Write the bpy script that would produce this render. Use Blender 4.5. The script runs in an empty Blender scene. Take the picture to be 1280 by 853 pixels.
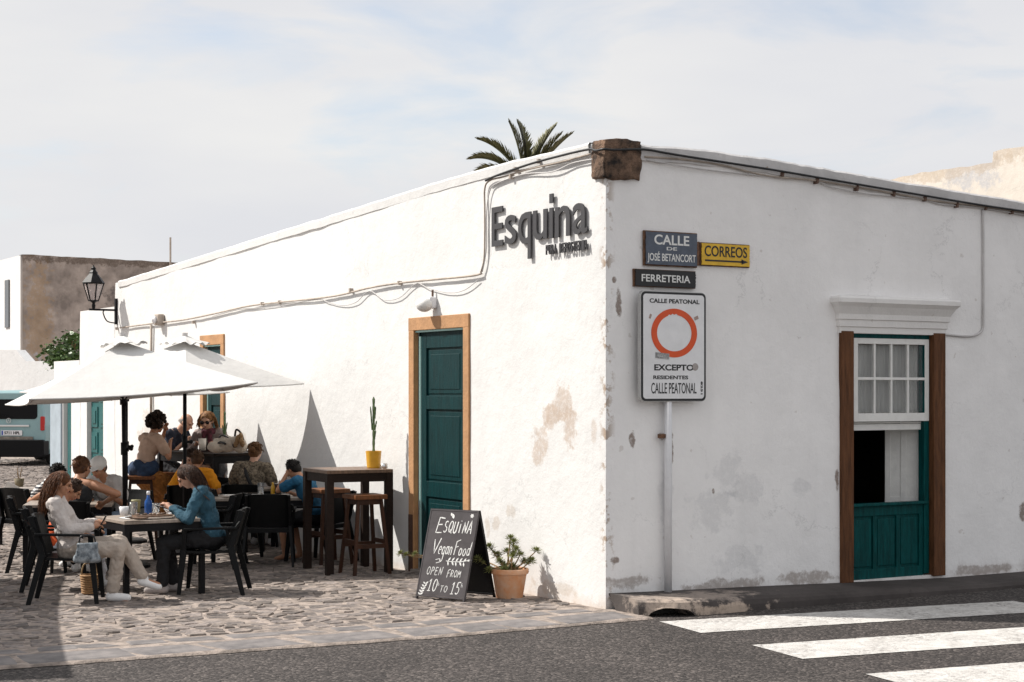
import bpy, bmesh, math, random
from math import sin, cos, pi, radians, atan2, sqrt
from mathutils import Vector, Matrix, Euler, noise
random.seed(7)
SC = bpy.context.scene
COL = SC.collection

# ------------------------------------------------------------------ camera
F = 2098.0            # focal length in photo pixels (photo 1280 x 853)
EYE = 1.9
CX, CY = -8.192, -11.985
RT = Vector((.8557, -.5175, 0)); FW = Vector((.5175, .8557, 0))
cam_d = bpy.data.cameras.new('camera'); cam = bpy.data.objects.new('camera', cam_d); COL.objects.link(cam)
cam.location = (CX, CY, EYE)
YAW = -atan2(.5175, .8557)
cam.rotation_euler = (pi/2, 0, YAW)
cam_d.sensor_width = 36; cam_d.lens = F/1280*36
cam_d.shift_y = (490-426.5)/1280
cam_d.clip_end = 9000; cam_d.clip_start = .1
SC.camera = cam

# ------------------------------------------------------------------ light
SUNM, SUNK = 1.42, .93
sun_dir = Vector((1, -SUNK, -SUNM)).normalized()
elev = math.asin(-sun_dir.z)
azim = atan2(-sun_dir.x, -sun_dir.y)          # clockwise from +Y
W = bpy.data.worlds.new('World'); SC.world = W; W.use_nodes = True
nt = W.node_tree; nt.nodes.clear()
def N(t, typ, **kw):
    n = t.nodes.new(typ)
    for k, v in kw.items(): setattr(n, k, v)
    return n
sky = N(nt, 'ShaderNodeTexSky', sky_type='NISHITA', sun_disc=False)
sky.sun_elevation = elev; sky.sun_rotation = azim; sky.dust_density = 1.5
bg1 = N(nt, 'ShaderNodeBackground'); bg1.inputs[1].default_value = .12
nt.links.new(sky.outputs[0], bg1.inputs[0])
bg2 = N(nt, 'ShaderNodeBackground'); bg2.inputs[1].default_value = .60
tc = N(nt, 'ShaderNodeTexCoord')
mp = N(nt, 'ShaderNodeMapping'); mp.inputs['Scale'].default_value = (1, 1, 3.4); mp.inputs['Rotation'].default_value = (0, 0, .5)
nt.links.new(tc.outputs['Generated'], mp.inputs['Vector'])
n1 = N(nt, 'ShaderNodeTexNoise'); n1.inputs['Scale'].default_value = 5.5; n1.inputs['Detail'].default_value = 7; n1.inputs['Roughness'].default_value = .55; n1.inputs['Distortion'].default_value = .4
nt.links.new(mp.outputs[0], n1.inputs['Vector'])
r1 = N(nt, 'ShaderNodeValToRGB'); r1.color_ramp.elements[0].position = .34; r1.color_ramp.elements[1].position = .50
r1.color_ramp.elements[0].color = (.58, .58, .58, 1)
nt.links.new(n1.outputs['Fac'], r1.inputs['Fac'])
n2 = N(nt, 'ShaderNodeTexNoise'); n2.inputs['Scale'].default_value = 3.2; n2.inputs['Detail'].default_value = 6
mp2 = N(nt, 'ShaderNodeMapping'); mp2.inputs['Scale'].default_value = (1, 1, 4); mp2.inputs['Location'].default_value = (3, 1, 2)
nt.links.new(tc.outputs['Generated'], mp2.inputs['Vector']); nt.links.new(mp2.outputs[0], n2.inputs['Vector'])
r2 = N(nt, 'ShaderNodeValToRGB')
r2.color_ramp.elements[0].position = .35; r2.color_ramp.elements[0].color = (.93, .94, .98, 1)
r2.color_ramp.elements[1].position = .65; r2.color_ramp.elements[1].color = (1.04, 1.035, 1.03, 1)
nt.links.new(n2.outputs['Fac'], r2.inputs['Fac']); nt.links.new(r2.outputs[0], bg2.inputs[0])
mx = N(nt, 'ShaderNodeMixShader'); nt.links.new(r1.outputs[0], mx.inputs[0])
nt.links.new(bg1.outputs[0], mx.inputs[1]); nt.links.new(bg2.outputs[0], mx.inputs[2])
wo = N(nt, 'ShaderNodeOutputWorld'); nt.links.new(mx.outputs[0], wo.inputs[0])
sl = bpy.data.lights.new('sun', 'SUN'); sl.energy = 4.6; sl.angle = radians(.55); sl.color = (1, .955, .89)
so = bpy.data.objects.new('sun', sl); COL.objects.link(so)
so.rotation_euler = sun_dir.to_track_quat('-Z', 'Y').to_euler(); so.location = (-20, 20, 30)
SC.view_settings.view_transform = 'Standard'; SC.view_settings.look = 'None'
SC.view_settings.exposure = 0.45; SC.view_settings.gamma = 1; SC.view_settings.use_curve_mapping = False

# ------------------------------------------------------------------ where a point of the photo stands
def ray(px, py):
    return FW + RT*((px-640)/F) + Vector((0, 0, (490-py)/F))
ORG = Vector((CX, CY, EYE))
def G(px, py, z=0.0):
    r = ray(px, py); return ORG + r*((z-EYE)/r.z)
def LW(px, py, x=0.0):
    r = ray(px, py); return ORG + r*((x-CX)/r.x)
def RW(px, py, y=0.0):
    r = ray(px, py); return ORG + r*((y-CY)/r.y)
def DP(px, py, d):
    return ORG + ray(px, py)*d
def FL(px, d):                      # floor point under a photo column at a distance
    p = ORG + ray(px, 490)*d; p.z = 0; return p

# ------------------------------------------------------------------ materials
def mat(name, color=(.5,.5,.5), rough=.7, metal=0, bump=0, bscale=30, var=0, vscale=8, spec=.5, col2=None, detail=5, stretch=None,
        obj_rand=0, island=0, alpha=1, trans=0, coords='Object', bdist=.02, ior=1.45):
    m = bpy.data.materials.new(name); m.use_nodes = True
    t = m.node_tree; b = t.nodes['Principled BSDF']
    b.inputs['Base Color'].default_value = (*color, 1); b.inputs['Roughness'].default_value = rough
    b.inputs['Metallic'].default_value = metal; b.inputs['Specular IOR Level'].default_value = spec
    if trans: b.inputs['Transmission Weight'].default_value = trans; b.inputs['IOR'].default_value = ior
    if alpha < 1: b.inputs['Alpha'].default_value = alpha
    co = N(t, 'ShaderNodeTexCoord'); mpn = N(t, 'ShaderNodeMapping')
    if stretch: mpn.inputs['Scale'].default_value = stretch
    t.links.new(co.outputs[coords], mpn.inputs['Vector'])
    last = None
    if var or col2:
        n = N(t, 'ShaderNodeTexNoise'); n.inputs['Scale'].default_value = vscale; n.inputs['Detail'].default_value = detail; n.inputs['Roughness'].default_value = .62
        t.links.new(mpn.outputs[0], n.inputs['Vector'])
        rp = N(t, 'ShaderNodeValToRGB'); rp.color_ramp.elements[0].position = .34; rp.color_ramp.elements[1].position = .66
        c2 = col2 if col2 else tuple(max(0, c*(1-var)) for c in color)
        rp.color_ramp.elements[0].color = (*c2, 1); rp.color_ramp.elements[1].color = (*color, 1)
        t.links.new(n.outputs['Fac'], rp.inputs['Fac']); last = rp.outputs[0]
    if obj_rand or island:
        hs = N(t, 'ShaderNodeHueSaturation')
        if last: t.links.new(last, hs.inputs['Color'])
        else: hs.inputs['Color'].default_value = (*color, 1)
        mr = N(t, 'ShaderNodeMapRange'); a = obj_rand or island
        mr.inputs['To Min'].default_value = 1-a; mr.inputs['To Max'].default_value = 1+a
        if obj_rand: t.links.new(N(t, 'ShaderNodeObjectInfo').outputs['Random'], mr.inputs['Value'])
        else: t.links.new(N(t, 'ShaderNodeNewGeometry').outputs['Random Per Island'], mr.inputs['Value'])
        t.links.new(mr.outputs[0], hs.inputs['Value']); last = hs.outputs[0]
    if last: t.links.new(last, b.inputs['Base Color'])
    if bump:
        n = N(t, 'ShaderNodeTexNoise'); n.inputs['Scale'].default_value = bscale; n.inputs['Detail'].default_value = 6; n.inputs['Roughness'].default_value = .65
        t.links.new(mpn.outputs[0], n.inputs['Vector'])
        bp = N(t, 'ShaderNodeBump'); bp.inputs['Strength'].default_value = bump; bp.inputs['Distance'].default_value = bdist
        t.links.new(n.outputs['Fac'], bp.inputs['Height']); t.links.new(bp.outputs[0], b.inputs['Normal'])
    return m

def plaster(name, base=(.83,.825,.81), patches=(), grime=None, mott=.08, holes=.0, edge=None):
    """whitewash: broad mottling, trowel relief, dirt along the ground, and stains of their own shape"""
    m = bpy.data.materials.new(name); m.use_nodes = True; t = m.node_tree; b = t.nodes['Principled BSDF']
    b.inputs['Roughness'].default_value = .92; b.inputs['Specular IOR Level'].default_value = .2
    co = N(t, 'ShaderNodeTexCoord'); O = co.outputs['Object']
    def nz(scale, det=6, rough=.6, vec=O, dist=0):
        n = N(t, 'ShaderNodeTexNoise'); n.inputs['Scale'].default_value = scale; n.inputs['Detail'].default_value = det
        n.inputs['Roughness'].default_value = rough; n.inputs['Distortion'].default_value = dist; t.links.new(vec, n.inputs['Vector']); return n
    def ramp(src, p0, p1, c0=(0,0,0), c1=(1,1,1)):
        r = N(t, 'ShaderNodeValToRGB'); r.color_ramp.elements[0].position = p0; r.color_ramp.elements[1].position = p1
        r.color_ramp.elements[0].color = (*c0, 1); r.color_ramp.elements[1].color = (*c1, 1); t.links.new(src, r.inputs['Fac']); return r.outputs[0]
    def mathn(op, a, bb=None, c=None):
        n = N(t, 'ShaderNodeMath', operation=op)
        for i, v in enumerate((a, bb, c)):
            if v is None: continue
            if isinstance(v, (int, float)): n.inputs[i].default_value = v
            else: t.links.new(v, n.inputs[i])
        return n.outputs[0]
    def mix(fac, a, bb):
        n = N(t, 'ShaderNodeMix', data_type='RGBA')
        t.links.new(fac, n.inputs[0])
        for i, v in ((6, a), (7, bb)):
            if isinstance(v, tuple): n.inputs[i].default_value = (*v, 1)
            else: t.links.new(v, n.inputs[i])
        return n.outputs[2]
    base2 = tuple(c*(1-mott) for c in base)
    col = ramp(nz(1.7, 8, .62).outputs['Fac'], .35, .65, base2, base)
    fine = ramp(nz(26, 4).outputs['Fac'], .3, .42)
    mpv = N(t, 'ShaderNodeMapping'); mpv.inputs['Scale'].default_value = (3.5, 3.5, .35); t.links.new(O, mpv.inputs['Vector'])
    streak = ramp(nz(1.6, 7, .6, mpv.outputs[0]).outputs['Fac'], .52, .78)
    col = mix(mathn('MULTIPLY', streak, mott*2.2), col, tuple(c*.72 for c in base))
    warp = nz(4.5, 7, .68)
    sep = N(t, 'ShaderNodeSeparateXYZ'); t.links.new(O, sep.inputs[0])
    for (p, rad, pc, st) in patches:
        v = N(t, 'ShaderNodeVectorMath', operation='SUBTRACT'); t.links.new(O, v.inputs[0]); v.inputs[1].default_value = p
        v2 = N(t, 'ShaderNodeVectorMath', operation='DIVIDE'); t.links.new(v.outputs[0], v2.inputs[0]); v2.inputs[1].default_value = rad
        ln = N(t, 'ShaderNodeVectorMath', operation='LENGTH'); t.links.new(v2.outputs[0], ln.inputs[0])
        d = mathn('ADD', ln.outputs['Value'], mathn('MULTIPLY', mathn('SUBTRACT', warp.outputs['Fac'], .5), 3.4))
        k = mathn('MULTIPLY', ramp(d, .62, .95, (1,1,1), (0,0,0)), st)
        brk = ramp(nz(20, 5, .7).outputs['Fac'], .36, .52)
        k = mathn('MULTIPLY', k, mathn('MULTIPLY_ADD', brk, .5, .5))
        col = mix(k, col, pc)
    if grime:                                    # (height, strength, colour)
        g = mathn('ADD', sep.outputs['Z'], mathn('MULTIPLY', mathn('SUBTRACT', warp.outputs['Fac'], .5), grime[0]*2.6))
        k = mathn('MULTIPLY', ramp(g, 0.0, grime[0], (1,1,1), (0,0,0)), grime[1])
        col = mix(k, col, grime[2])
        sp = ramp(nz(7.5, 8, .75).outputs['Fac'], .60, .70)
        low = ramp(sep.outputs['Z'], .25, 1.7, (1,1,1), (0,0,0))
        col = mix(mathn('MULTIPLY', mathn('MULTIPLY', sp, low), .42), col, (.42,.39,.36))
    vo = N(t, 'ShaderNodeTexVoronoi', feature='DISTANCE_TO_EDGE'); vo.inputs['Scale'].default_value = .9
    wv_ = N(t, 'ShaderNodeVectorMath', operation='MULTIPLY_ADD'); t.links.new(warp.outputs['Color'], wv_.inputs[0]); wv_.inputs[1].default_value = (.55,.55,.55); t.links.new(O, wv_.inputs[2]); t.links.new(wv_.outputs[0], vo.inputs['Vector'])
    ck = mathn('MULTIPLY', ramp(vo.outputs['Distance'], .0015, .006, (1,1,1), (0,0,0)), ramp(nz(.9, 4).outputs['Fac'], .50, .60))
    col = mix(mathn('MULTIPLY', ck, .45), col, tuple(c*.45 for c in base))
    if holes:
        h = ramp(nz(9, 3, .5).outputs['Fac'], .70, .72)
        col = mix(mathn('MULTIPLY', h, holes), col, (.30,.22,.17))
    if edge:                                     # bare render showing along a vertical corner: (x, y, strength)
        v = N(t, 'ShaderNodeVectorMath', operation='MULTIPLY'); t.links.new(O, v.inputs[0]); v.inputs[1].default_value = (1,1,0)
        v2 = N(t, 'ShaderNodeVectorMath', operation='SUBTRACT'); t.links.new(v.outputs[0], v2.inputs[0]); v2.inputs[1].default_value = (edge[0], edge[1], 0)
        ln = N(t, 'ShaderNodeVectorMath', operation='LENGTH'); t.links.new(v2.outputs[0], ln.inputs[0])
        k = ramp(ln.outputs['Value'], .03, .11, (1,1,1), (0,0,0))
        c = ramp(nz(5.5, 6, .7).outputs['Fac'], .52, .57)
        col = mix(mathn('MULTIPLY', mathn('MULTIPLY', k, c), edge[2]), col, (.36,.27,.20))
    t.links.new(col, b.inputs['Base Color'])
    b1 = N(t, 'ShaderNodeBump'); b1.inputs['Strength'].default_value = .5; b1.inputs['Distance'].default_value = .02
    t.links.new(nz(6, 9, .6).outputs['Fac'], b1.inputs['Height'])
    b2 = N(t, 'ShaderNodeBump'); b2.inputs['Strength'].default_value = .3; b2.inputs['Distance'].default_value = .006
    t.links.new(nz(55, 5, .6).outputs['Fac'], b2.inputs['Height']); t.links.new(b1.outputs[0], b2.inputs['Normal'])
    t.links.new(b2.outputs[0], b.inputs['Normal'])
    return m

M = {}
M['asphalt'] = None
M['black_resin'] = mat('black_resin', (.0035,.004,.0045), .5, spec=.18, bump=.1, bscale=90)
M['black_metal'] = mat('black_metal', (.005,.005,.006), .5, spec=.2, bump=.15, bscale=60)
M['dark_wood'] = mat('dark_wood', (.022,.011,.007), .55, spec=.2, var=.5, vscale=14, stretch=(1,1,6), bump=.3, bscale=30)
M['walnut_top'] = mat('walnut_top', (.20,.12,.075), .42, var=.5, vscale=6, stretch=(9,1,1), bump=.3, bscale=20)
M['stool_wood'] = mat('stool_wood', (.19,.07,.022), .45, spec=.3, var=.45, vscale=9, stretch=(8,1,1), bump=.3, bscale=20)
M['stool_leg'] = mat('stool_leg', (.055,.020,.009), .5, spec=.25, var=.5, vscale=9, stretch=(1,1,.2), bump=.3, bscale=20)
M['grey_top'] = mat('grey_top', (.36,.30,.25), .42, var=.3, vscale=6, stretch=(8,1,1), bump=.2, bscale=20)
M['canvas'] = mat('canvas', (.60,.59,.575), .85, bump=.22, bscale=5, bdist=.05, var=.05, vscale=3)
M['teal_door'] = mat('teal_door', (.001,.033,.036), .5, spec=.18, var=.45, vscale=5, stretch=(6,6,.6), bump=.25, bscale=20)
M['teal_bright'] = mat('teal_bright', (.001,.072,.072), .5, spec=.12, var=.5, vscale=6, stretch=(6,6,.7), bump=.3, bscale=20)
M['teal_far'] = mat('teal_far', (.006,.10,.10), .5, var=.25, vscale=4, bump=.2)
M['pale_teal'] = mat('pale_teal', (.34,.55,.52), .5)
M['ochre_frame'] = mat('ochre_frame', (.47,.25,.115), .75, var=.25, vscale=6, bump=.35, bscale=30, detail=8)
M['brown_frame'] = mat('brown_frame', (.15,.062,.026), .65, spec=.2, var=.5, vscale=7, stretch=(5,5,.5), bump=.45, bscale=30)
M['white_paint'] = mat('white_paint', (.78,.77,.74), .5, var=.1, vscale=10, bump=.25, bscale=30)
M['glass_dark'] = mat('glass_dark', (.05,.055,.06), .06, spec=.8)
M['clear_glass'] = mat('clear_glass', (.93,.95,.96), .03, trans=.93, ior=1.3)
M['pane_glass'] = mat('pane_glass', (.9,.92,.93), .04, trans=.96, ior=1.05)
M['curtain'] = mat('curtain', (.55,.53,.5), .9, var=.2, vscale=5, stretch=(8,8,.4), bump=.6, bscale=8)
M['interior'] = mat('interior', (.06,.055,.05), .9)
M['cable_black'] = mat('cable_black', (.006,.006,.007), .5)
M['cable_tan'] = mat('cable_tan', (.45,.38,.32), .7, var=.4, vscale=9)
M['cable_grey'] = mat('cable_grey', (.55,.53,.52), .6, var=.15)
M['pipe_white'] = mat('pipe_white', (.74,.74,.76), .4, var=.08, vscale=12)
M['letter_dark'] = mat('letter_dark', (.040,.039,.043), .6, var=.15, vscale=20)
M['letter_black'] = mat('letter_black', (.012,.012,.014), .5)
M['letter_white'] = mat('letter_white', (.78,.78,.76), .5, var=.12, vscale=60)
M['chalk'] = mat('chalk', (.80,.80,.78), .95, var=.35, vscale=90)
M['chalkboard'] = mat('chalkboard', (.088,.08,.083), .85, spec=.2, var=.28, vscale=7, detail=9, bump=.1)
M['plate_blue'] = mat('plate_blue', (.085,.105,.145), .42, var=.3, vscale=14)
M['plate_yellow'] = mat('plate_yellow', (.78,.47,.025), .4, var=.22, vscale=16)
M['plate_rust'] = mat('plate_rust', (.20,.10,.055), .85, var=.6, vscale=30, bump=.5)
M['sign_white'] = mat('sign_white', (.80,.80,.81), .38, var=.1, vscale=8)
M['sign_back'] = mat('sign_back', (.50,.50,.49), .4, metal=.3, var=.15)
M['sign_red'] = mat('sign_red', (.72,.085,.012), .4, var=.12, vscale=12)
M['sticker'] = mat('sticker', (.42,.38,.36), .8, var=.3, vscale=60)
M['terracotta'] = mat('terracotta', (.66,.29,.125), .8, var=.25, vscale=10, col2=(.66,.42,.28), bump=.3, bscale=40)
M['yellow_pot'] = mat('yellow_pot', (.75,.40,.03), .35, var=.2)
M['soil'] = mat('soil', (.05,.035,.025), .95, bump=.8, bscale=60)
M['succulent'] = mat('succulent', (.24,.26,.085), .55, var=.5, vscale=14, island=.35)
M['succulent_stem'] = mat('succulent_stem', (.30,.20,.10), .8, bump=.5)
M['cactus'] = mat('cactus', (.10,.16,.06), .6, var=.3, vscale=20, bump=.3)
M['palm_leaf'] = mat('palm_leaf', (.13,.125,.055), .55, island=.45)
M['palm_trunk'] = mat('palm_trunk', (.14,.09,.055), .9, bump=.9, bscale=14, var=.4)
M['leaf'] = mat('leaf', (.055,.105,.022), .5, island=.5)
M['old_stone'] = mat('old_stone', (.26,.16,.105), .95, col2=(.015,.012,.011), vscale=9, detail=10, bump=1.0, bscale=30, bdist=.04)
M['stone'] = mat('stone', (.27,.225,.20), .88, col2=(.10,.088,.084), vscale=13, detail=9, bump=.9, bscale=30, obj_rand=.42, bdist=.018)
M['slab'] = mat('slab', (.19,.172,.166), .85, col2=(.105,.097,.097), vscale=7, detail=9, bump=.5, bscale=40, obj_rand=.14, bdist=.008)
M['stone_far'] = mat('stone_far', (.26,.215,.185), .88, col2=(.105,.09,.084), vscale=13, detail=9, bump=.7, bscale=45, island=.35, bdist=.012)
M['mortar'] = mat('mortar', (.40,.33,.285), .95, col2=(.15,.125,.108), vscale=9, detail=9, bump=.9, bscale=26, bdist=.02)
M['kerb'] = mat('kerb', (.30,.255,.22), .9, col2=(.17,.145,.13), vscale=5, detail=9, bump=.8, bscale=18)
M['pavement_dark'] = mat('pavement_dark', (.085,.078,.075), .9, var=.35, vscale=6, detail=9, bump=.6, bscale=30)
M['zebra'] = None
M['van_paint'] = mat('van_paint', (.27,.42,.44), .3, metal=.15, var=.12, vscale=2)
M['van_dark'] = mat('van_dark', (.005,.005,.006), .5, spec=.15)
M['chrome'] = mat('chrome', (.7,.7,.7), .15, metal=1)
M['red_lens'] = mat('red_lens', (.45,.012,.01), .2)
M['tyre'] = mat('tyre', (.02,.02,.02), .85)
M['lamp_glass'] = mat('lamp_glass', (.75,.68,.66), .25, trans=.55, ior=1.2)
M['bottle_blue'] = mat('bottle_blue', (.012,.09,.34), .12, trans=.25)
M['cream_wall'] = plaster('cream_wall', (.74,.66,.55), mott=.12, holes=.1)
def cloth(name, c, b=.35, var=.25, scale=9, rough=.88): return mat(name, c, rough, var=var, vscale=scale, bump=b, bscale=28)
# skin
for nm, c in (('fair',(.56,.32,.22)), ('tan',(.43,.21,.12)), ('brown',(.33,.16,.09))):
    s = mat('skin_'+nm, c, .5, var=.1, vscale=12, bump=.08, bscale=60); s.node_tree.nodes['Principled BSDF'].inputs['Subsurface Weight'].default_value = .08
    s.node_tree.nodes['Principled BSDF'].inputs['Subsurface Scale'].default_value = .02
    M['skin_'+nm] = s

def asphalt_mat():
    m = bpy.data.materials.new('asphalt'); m.use_nodes = True; t = m.node_tree; b = t.nodes['Principled BSDF']; b.inputs['Roughness'].default_value = .85
    b.inputs['Specular IOR Level'].default_value = .35
    co = N(t, 'ShaderNodeTexCoord'); O = co.outputs['Object']
    v = N(t, 'ShaderNodeTexVoronoi'); v.inputs['Scale'].default_value = 52; v.inputs['Randomness'].default_value = 1; t.links.new(O, v.inputs['Vector'])
    sp = N(t, 'ShaderNodeSeparateColor'); t.links.new(v.outputs['Color'], sp.inputs[0])
    r = N(t, 'ShaderNodeValToRGB'); e = r.color_ramp.elements; e[0].position = 0; e[0].color = (.016,.013,.012,1); e[1].position = 1; e[1].color = (.135,.116,.106,1)
    e2 = e.new(.75); e2.color = (.060,.051,.047,1)
    t.links.new(sp.outputs[0], r.inputs['Fac'])
    n = N(t, 'ShaderNodeTexNoise'); n.inputs['Scale'].default_value = .9; n.inputs['Detail'].default_value = 8; t.links.new(O, n.inputs['Vector'])
    hs = N(t, 'ShaderNodeHueSaturation'); mr = N(t, 'ShaderNodeMapRange'); mr.inputs['From Min'].default_value = .3; mr.inputs['From Max'].default_value = .7; mr.inputs['To Min'].default_value = .70; mr.inputs['To Max'].default_value = 1.2
    t.links.new(n.outputs['Fac'], mr.inputs['Value']); t.links.new(mr.outputs[0], hs.inputs['Value']); t.links.new(r.outputs[0], hs.inputs['Color']); t.links.new(hs.outputs[0], b.inputs['Base Color'])
    bp = N(t, 'ShaderNodeBump'); bp.inputs['Strength'].default_value = 1; bp.inputs['Distance'].default_value = .008; bp.invert = True
    t.links.new(v.outputs['Distance'], bp.inputs['Height']); t.links.new(bp.outputs[0], b.inputs['Normal'])
    return m
M['asphalt'] = asphalt_mat()
def zebra_mat():
    m = bpy.data.materials.new('zebra_paint'); m.use_nodes = True; t = m.node_tree; b = t.nodes['Principled BSDF']; b.inputs['Roughness'].default_value = .8
    co = N(t, 'ShaderNodeTexCoord'); O = co.outputs['Object']
    def nz(s, d, lo, hi, a, c, vec=O):
        n = N(t, 'ShaderNodeTexNoise'); n.inputs['Scale'].default_value = s; n.inputs['Detail'].default_value = d; n.inputs['Roughness'].default_value = .75; t.links.new(vec, n.inputs['Vector'])
        r = N(t, 'ShaderNodeValToRGB'); r.color_ramp.elements[0].position = lo; r.color_ramp.elements[1].position = hi
        r.color_ramp.elements[0].color = a; r.color_ramp.elements[1].color = c; t.links.new(n.outputs['Fac'], r.inputs['Fac']); return r
    k1 = nz(24, 7, .46, .58, (0,0,0,1), (1,1,1,1)); k2 = nz(2.6, 7, .42, .66, (.06,.06,.06,1), (1,1,1,1))
    mu = N(t, 'ShaderNodeMath', operation='MULTIPLY'); t.links.new(k1.outputs[0], mu.inputs[0]); t.links.new(k2.outputs[0], mu.inputs[1])
    mx = N(t, 'ShaderNodeMix', data_type='RGBA'); t.links.new(mu.outputs[0], mx.inputs[0])
    r = nz(5, 8, .35, .65, (.42,.40,.375,1), (.60,.585,.56,1)); t.links.new(r.outputs[0], mx.inputs[6]); mx.inputs[7].default_value = (.12,.105,.10,1)
    t.links.new(mx.outputs[2], b.inputs['Base Color'])
    n = N(t, 'ShaderNodeTexVoronoi'); n.inputs['Scale'].default_value = 75; t.links.new(O, n.inputs['Vector'])
    bp = N(t, 'ShaderNodeBump'); bp.inputs['Strength'].default_value = .6; bp.inputs['Distance'].default_value = .005; bp.invert = True
    t.links.new(n.outputs['Distance'], bp.inputs['Height']); t.links.new(bp.outputs[0], b.inputs['Normal'])
    return m
M['zebra'] = zebra_mat()

# ------------------------------------------------------------------ mesh helpers
def BM(): return bmesh.new()
def box(bm, c, s, rot=None, taper=1.0):
    """box centred at c, sizes s"""
    vs = []
    R = rot.to_matrix() if isinstance(rot, Euler) else rot
    for z in (-.5, .5):
        k = taper if z > 0 else 1
        for x, y in ((-.5,-.5), (.5,-.5), (.5,.5), (-.5,.5)):
            v = Vector((x*s[0]*k, y*s[1]*k, z*s[2]))
            if R is not None: v = R @ v
            vs.append(bm.verts.new(v+Vector(c)))
    for f in ((3,2,1,0), (4,5,6,7), (0,1,5,4), (1,2,6,5), (2,3,7,6), (3,0,4,7)): bm.faces.new([vs[i] for i in f])
    return vs
def bar(bm, p0, p1, w, h=None, up=Vector((0,0,1)), w2=None, h2=None):
    """rectangular bar from p0 to p1"""
    h = h or w; w2 = w2 or w; h2 = h2 or h
    p0 = Vector(p0); p1 = Vector(p1); d = (p1-p0).normalized()
    if abs(d.dot(up)) > .99: up = Vector((0,1,0))
    s = d.cross(up).normalized(); u = s.cross(d)
    vs = []
    for p, a, b in ((p0, w, h), (p1, w2, h2)):
        for i, j in ((-1,-1), (1,-1), (1,1), (-1,1)): vs.append(bm.verts.new(p+s*i*a/2+u*j*b/2))
    for f in ((3,2,1,0), (4,5,6,7), (0,1,5,4), (1,2,6,5), (2,3,7,6), (3,0,4,7)): bm.faces.new([vs[i] for i in f])
def frame_of(d):
    up = Vector((0,0,1)) if abs(d.z) < .95 else Vector((0,1,0))
    s = d.cross(up).normalized(); return s, s.cross(d).normalized()
def tube(bm, pts, r, seg=8, caps=True):
    pts = [Vector(p) for p in pts]; rs = r if isinstance(r, (list, tuple)) else [r]*len(pts)
    rings = []; s0 = None
    for i, p in enumerate(pts):
        d = (pts[min(i+1, len(pts)-1)]-pts[max(i-1, 0)]).normalized()
        if s0 is None: s, u = frame_of(d)
        else:
            s = (s0 - d*s0.dot(d)).normalized(); u = s.cross(d).normalized()
        s0 = s
        rings.append([bm.verts.new(p+(s*cos(2*pi*k/seg)+u*sin(2*pi*k/seg))*rs[i]) for k in range(seg)])
    for a, b in zip(rings, rings[1:]):
        for k in range(seg): bm.faces.new((a[k], a[(k+1)%seg], b[(k+1)%seg], b[k]))
    if caps:
        bm.faces.new(rings[0][::-1]); bm.faces.new(rings[-1])
def ell(bm, c, r, rot=None, seg=16, rings=10):
    R = rot.to_matrix() if isinstance(rot, Euler) else rot
    if isinstance(r, (int, float)): r = (r, r, r)
    def P(v):
        v = Vector((v[0]*r[0], v[1]*r[1], v[2]*r[2]))
        if R is not None: v = R @ v
        return bm.verts.new(v+Vector(c))
    top = P((0,0,1)); bot = P((0,0,-1)); rr = []
    for i in range(1, rings):
        a = pi*i/rings
        rr.append([P((sin(a)*cos(2*pi*k/seg), sin(a)*sin(2*pi*k/seg), cos(a))) for k in range(seg)])
    for k in range(seg):
        bm.faces.new((top, rr[0][k], rr[0][(k+1)%seg])); bm.faces.new((bot, rr[-1][(k+1)%seg], rr[-1][k]))
        for a, b in zip(rr, rr[1:]): bm.faces.new((a[k], b[k], b[(k+1)%seg], a[(k+1)%seg]))
def cap(bm, p0, p1, r0, r1, seg=12):
    """tapered capsule"""
    p0 = Vector(p0); p1 = Vector(p1); d = p1-p0
    if d.length < 1e-5: return ell(bm, p0, r0)
    d.normalize(); pts = []; rs = []
    for a in (90, 70, 45, 20): pts.append(p0-d*r0*sin(radians(a))); rs.append(max(.0004, r0*cos(radians(a))))
    pts.append(p0); rs.append(r0); pts.append(p1); rs.append(r1)
    for a in (20, 45, 70, 90): pts.append(p1+d*r1*sin(radians(a))); rs.append(max(.0004, r1*cos(radians(a))))
    s, u = frame_of(d); rings = []
    for p, r in zip(pts, rs): rings.append([bm.verts.new(p+(s*cos(2*pi*k/seg)+u*sin(2*pi*k/seg))*r) for k in range(seg)])
    for a, b in zip(rings, rings[1:]):
        for k in range(seg): bm.faces.new((a[k], a[(k+1)%seg], b[(k+1)%seg], b[k]))
    bm.faces.new(rings[0][::-1]); bm.faces.new(rings[-1])
def lathe(bm, prof, c=(0,0,0), seg=24, wob=0):
    rings = []
    for r, z in prof:
        rings.append([bm.verts.new(Vector(c)+Vector((r*cos(2*pi*k/seg), r*sin(2*pi*k/seg), z))) for k in range(seg)])
    for a, b in zip(rings, rings[1:]):
        for k in range(seg): bm.faces.new((a[k], a[(k+1)%seg], b[(k+1)%seg], b[k]))
    bm.faces.new(rings[0][::-1]); bm.faces.new(rings[-1])
def prism(bm, poly, z0, z1):
    a = [bm.verts.new((x, y, z0)) for x, y in poly]; b = [bm.verts.new((x, y, z1)) for x, y in poly]
    n = len(poly); bm.faces.new(a[::-1]); bm.faces.new(b)
    for i in range(n): bm.faces.new((a[i], a[(i+1)%n], b[(i+1)%n], b[i]))
def mesh_of(bm, name, m, smooth=False):
    me = bpy.data.meshes.new(name); bmesh.ops.recalc_face_normals(bm, faces=bm.faces); bm.to_mesh(me); bm.free()
    ms = m if isinstance(m, (list, tuple)) else [m]
    for x in ms: me.materials.append(M[x] if isinstance(x, str) else x)
    if smooth: me.polygons.foreach_set('use_smooth', [True]*len(me.polygons))
    return me
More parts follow.
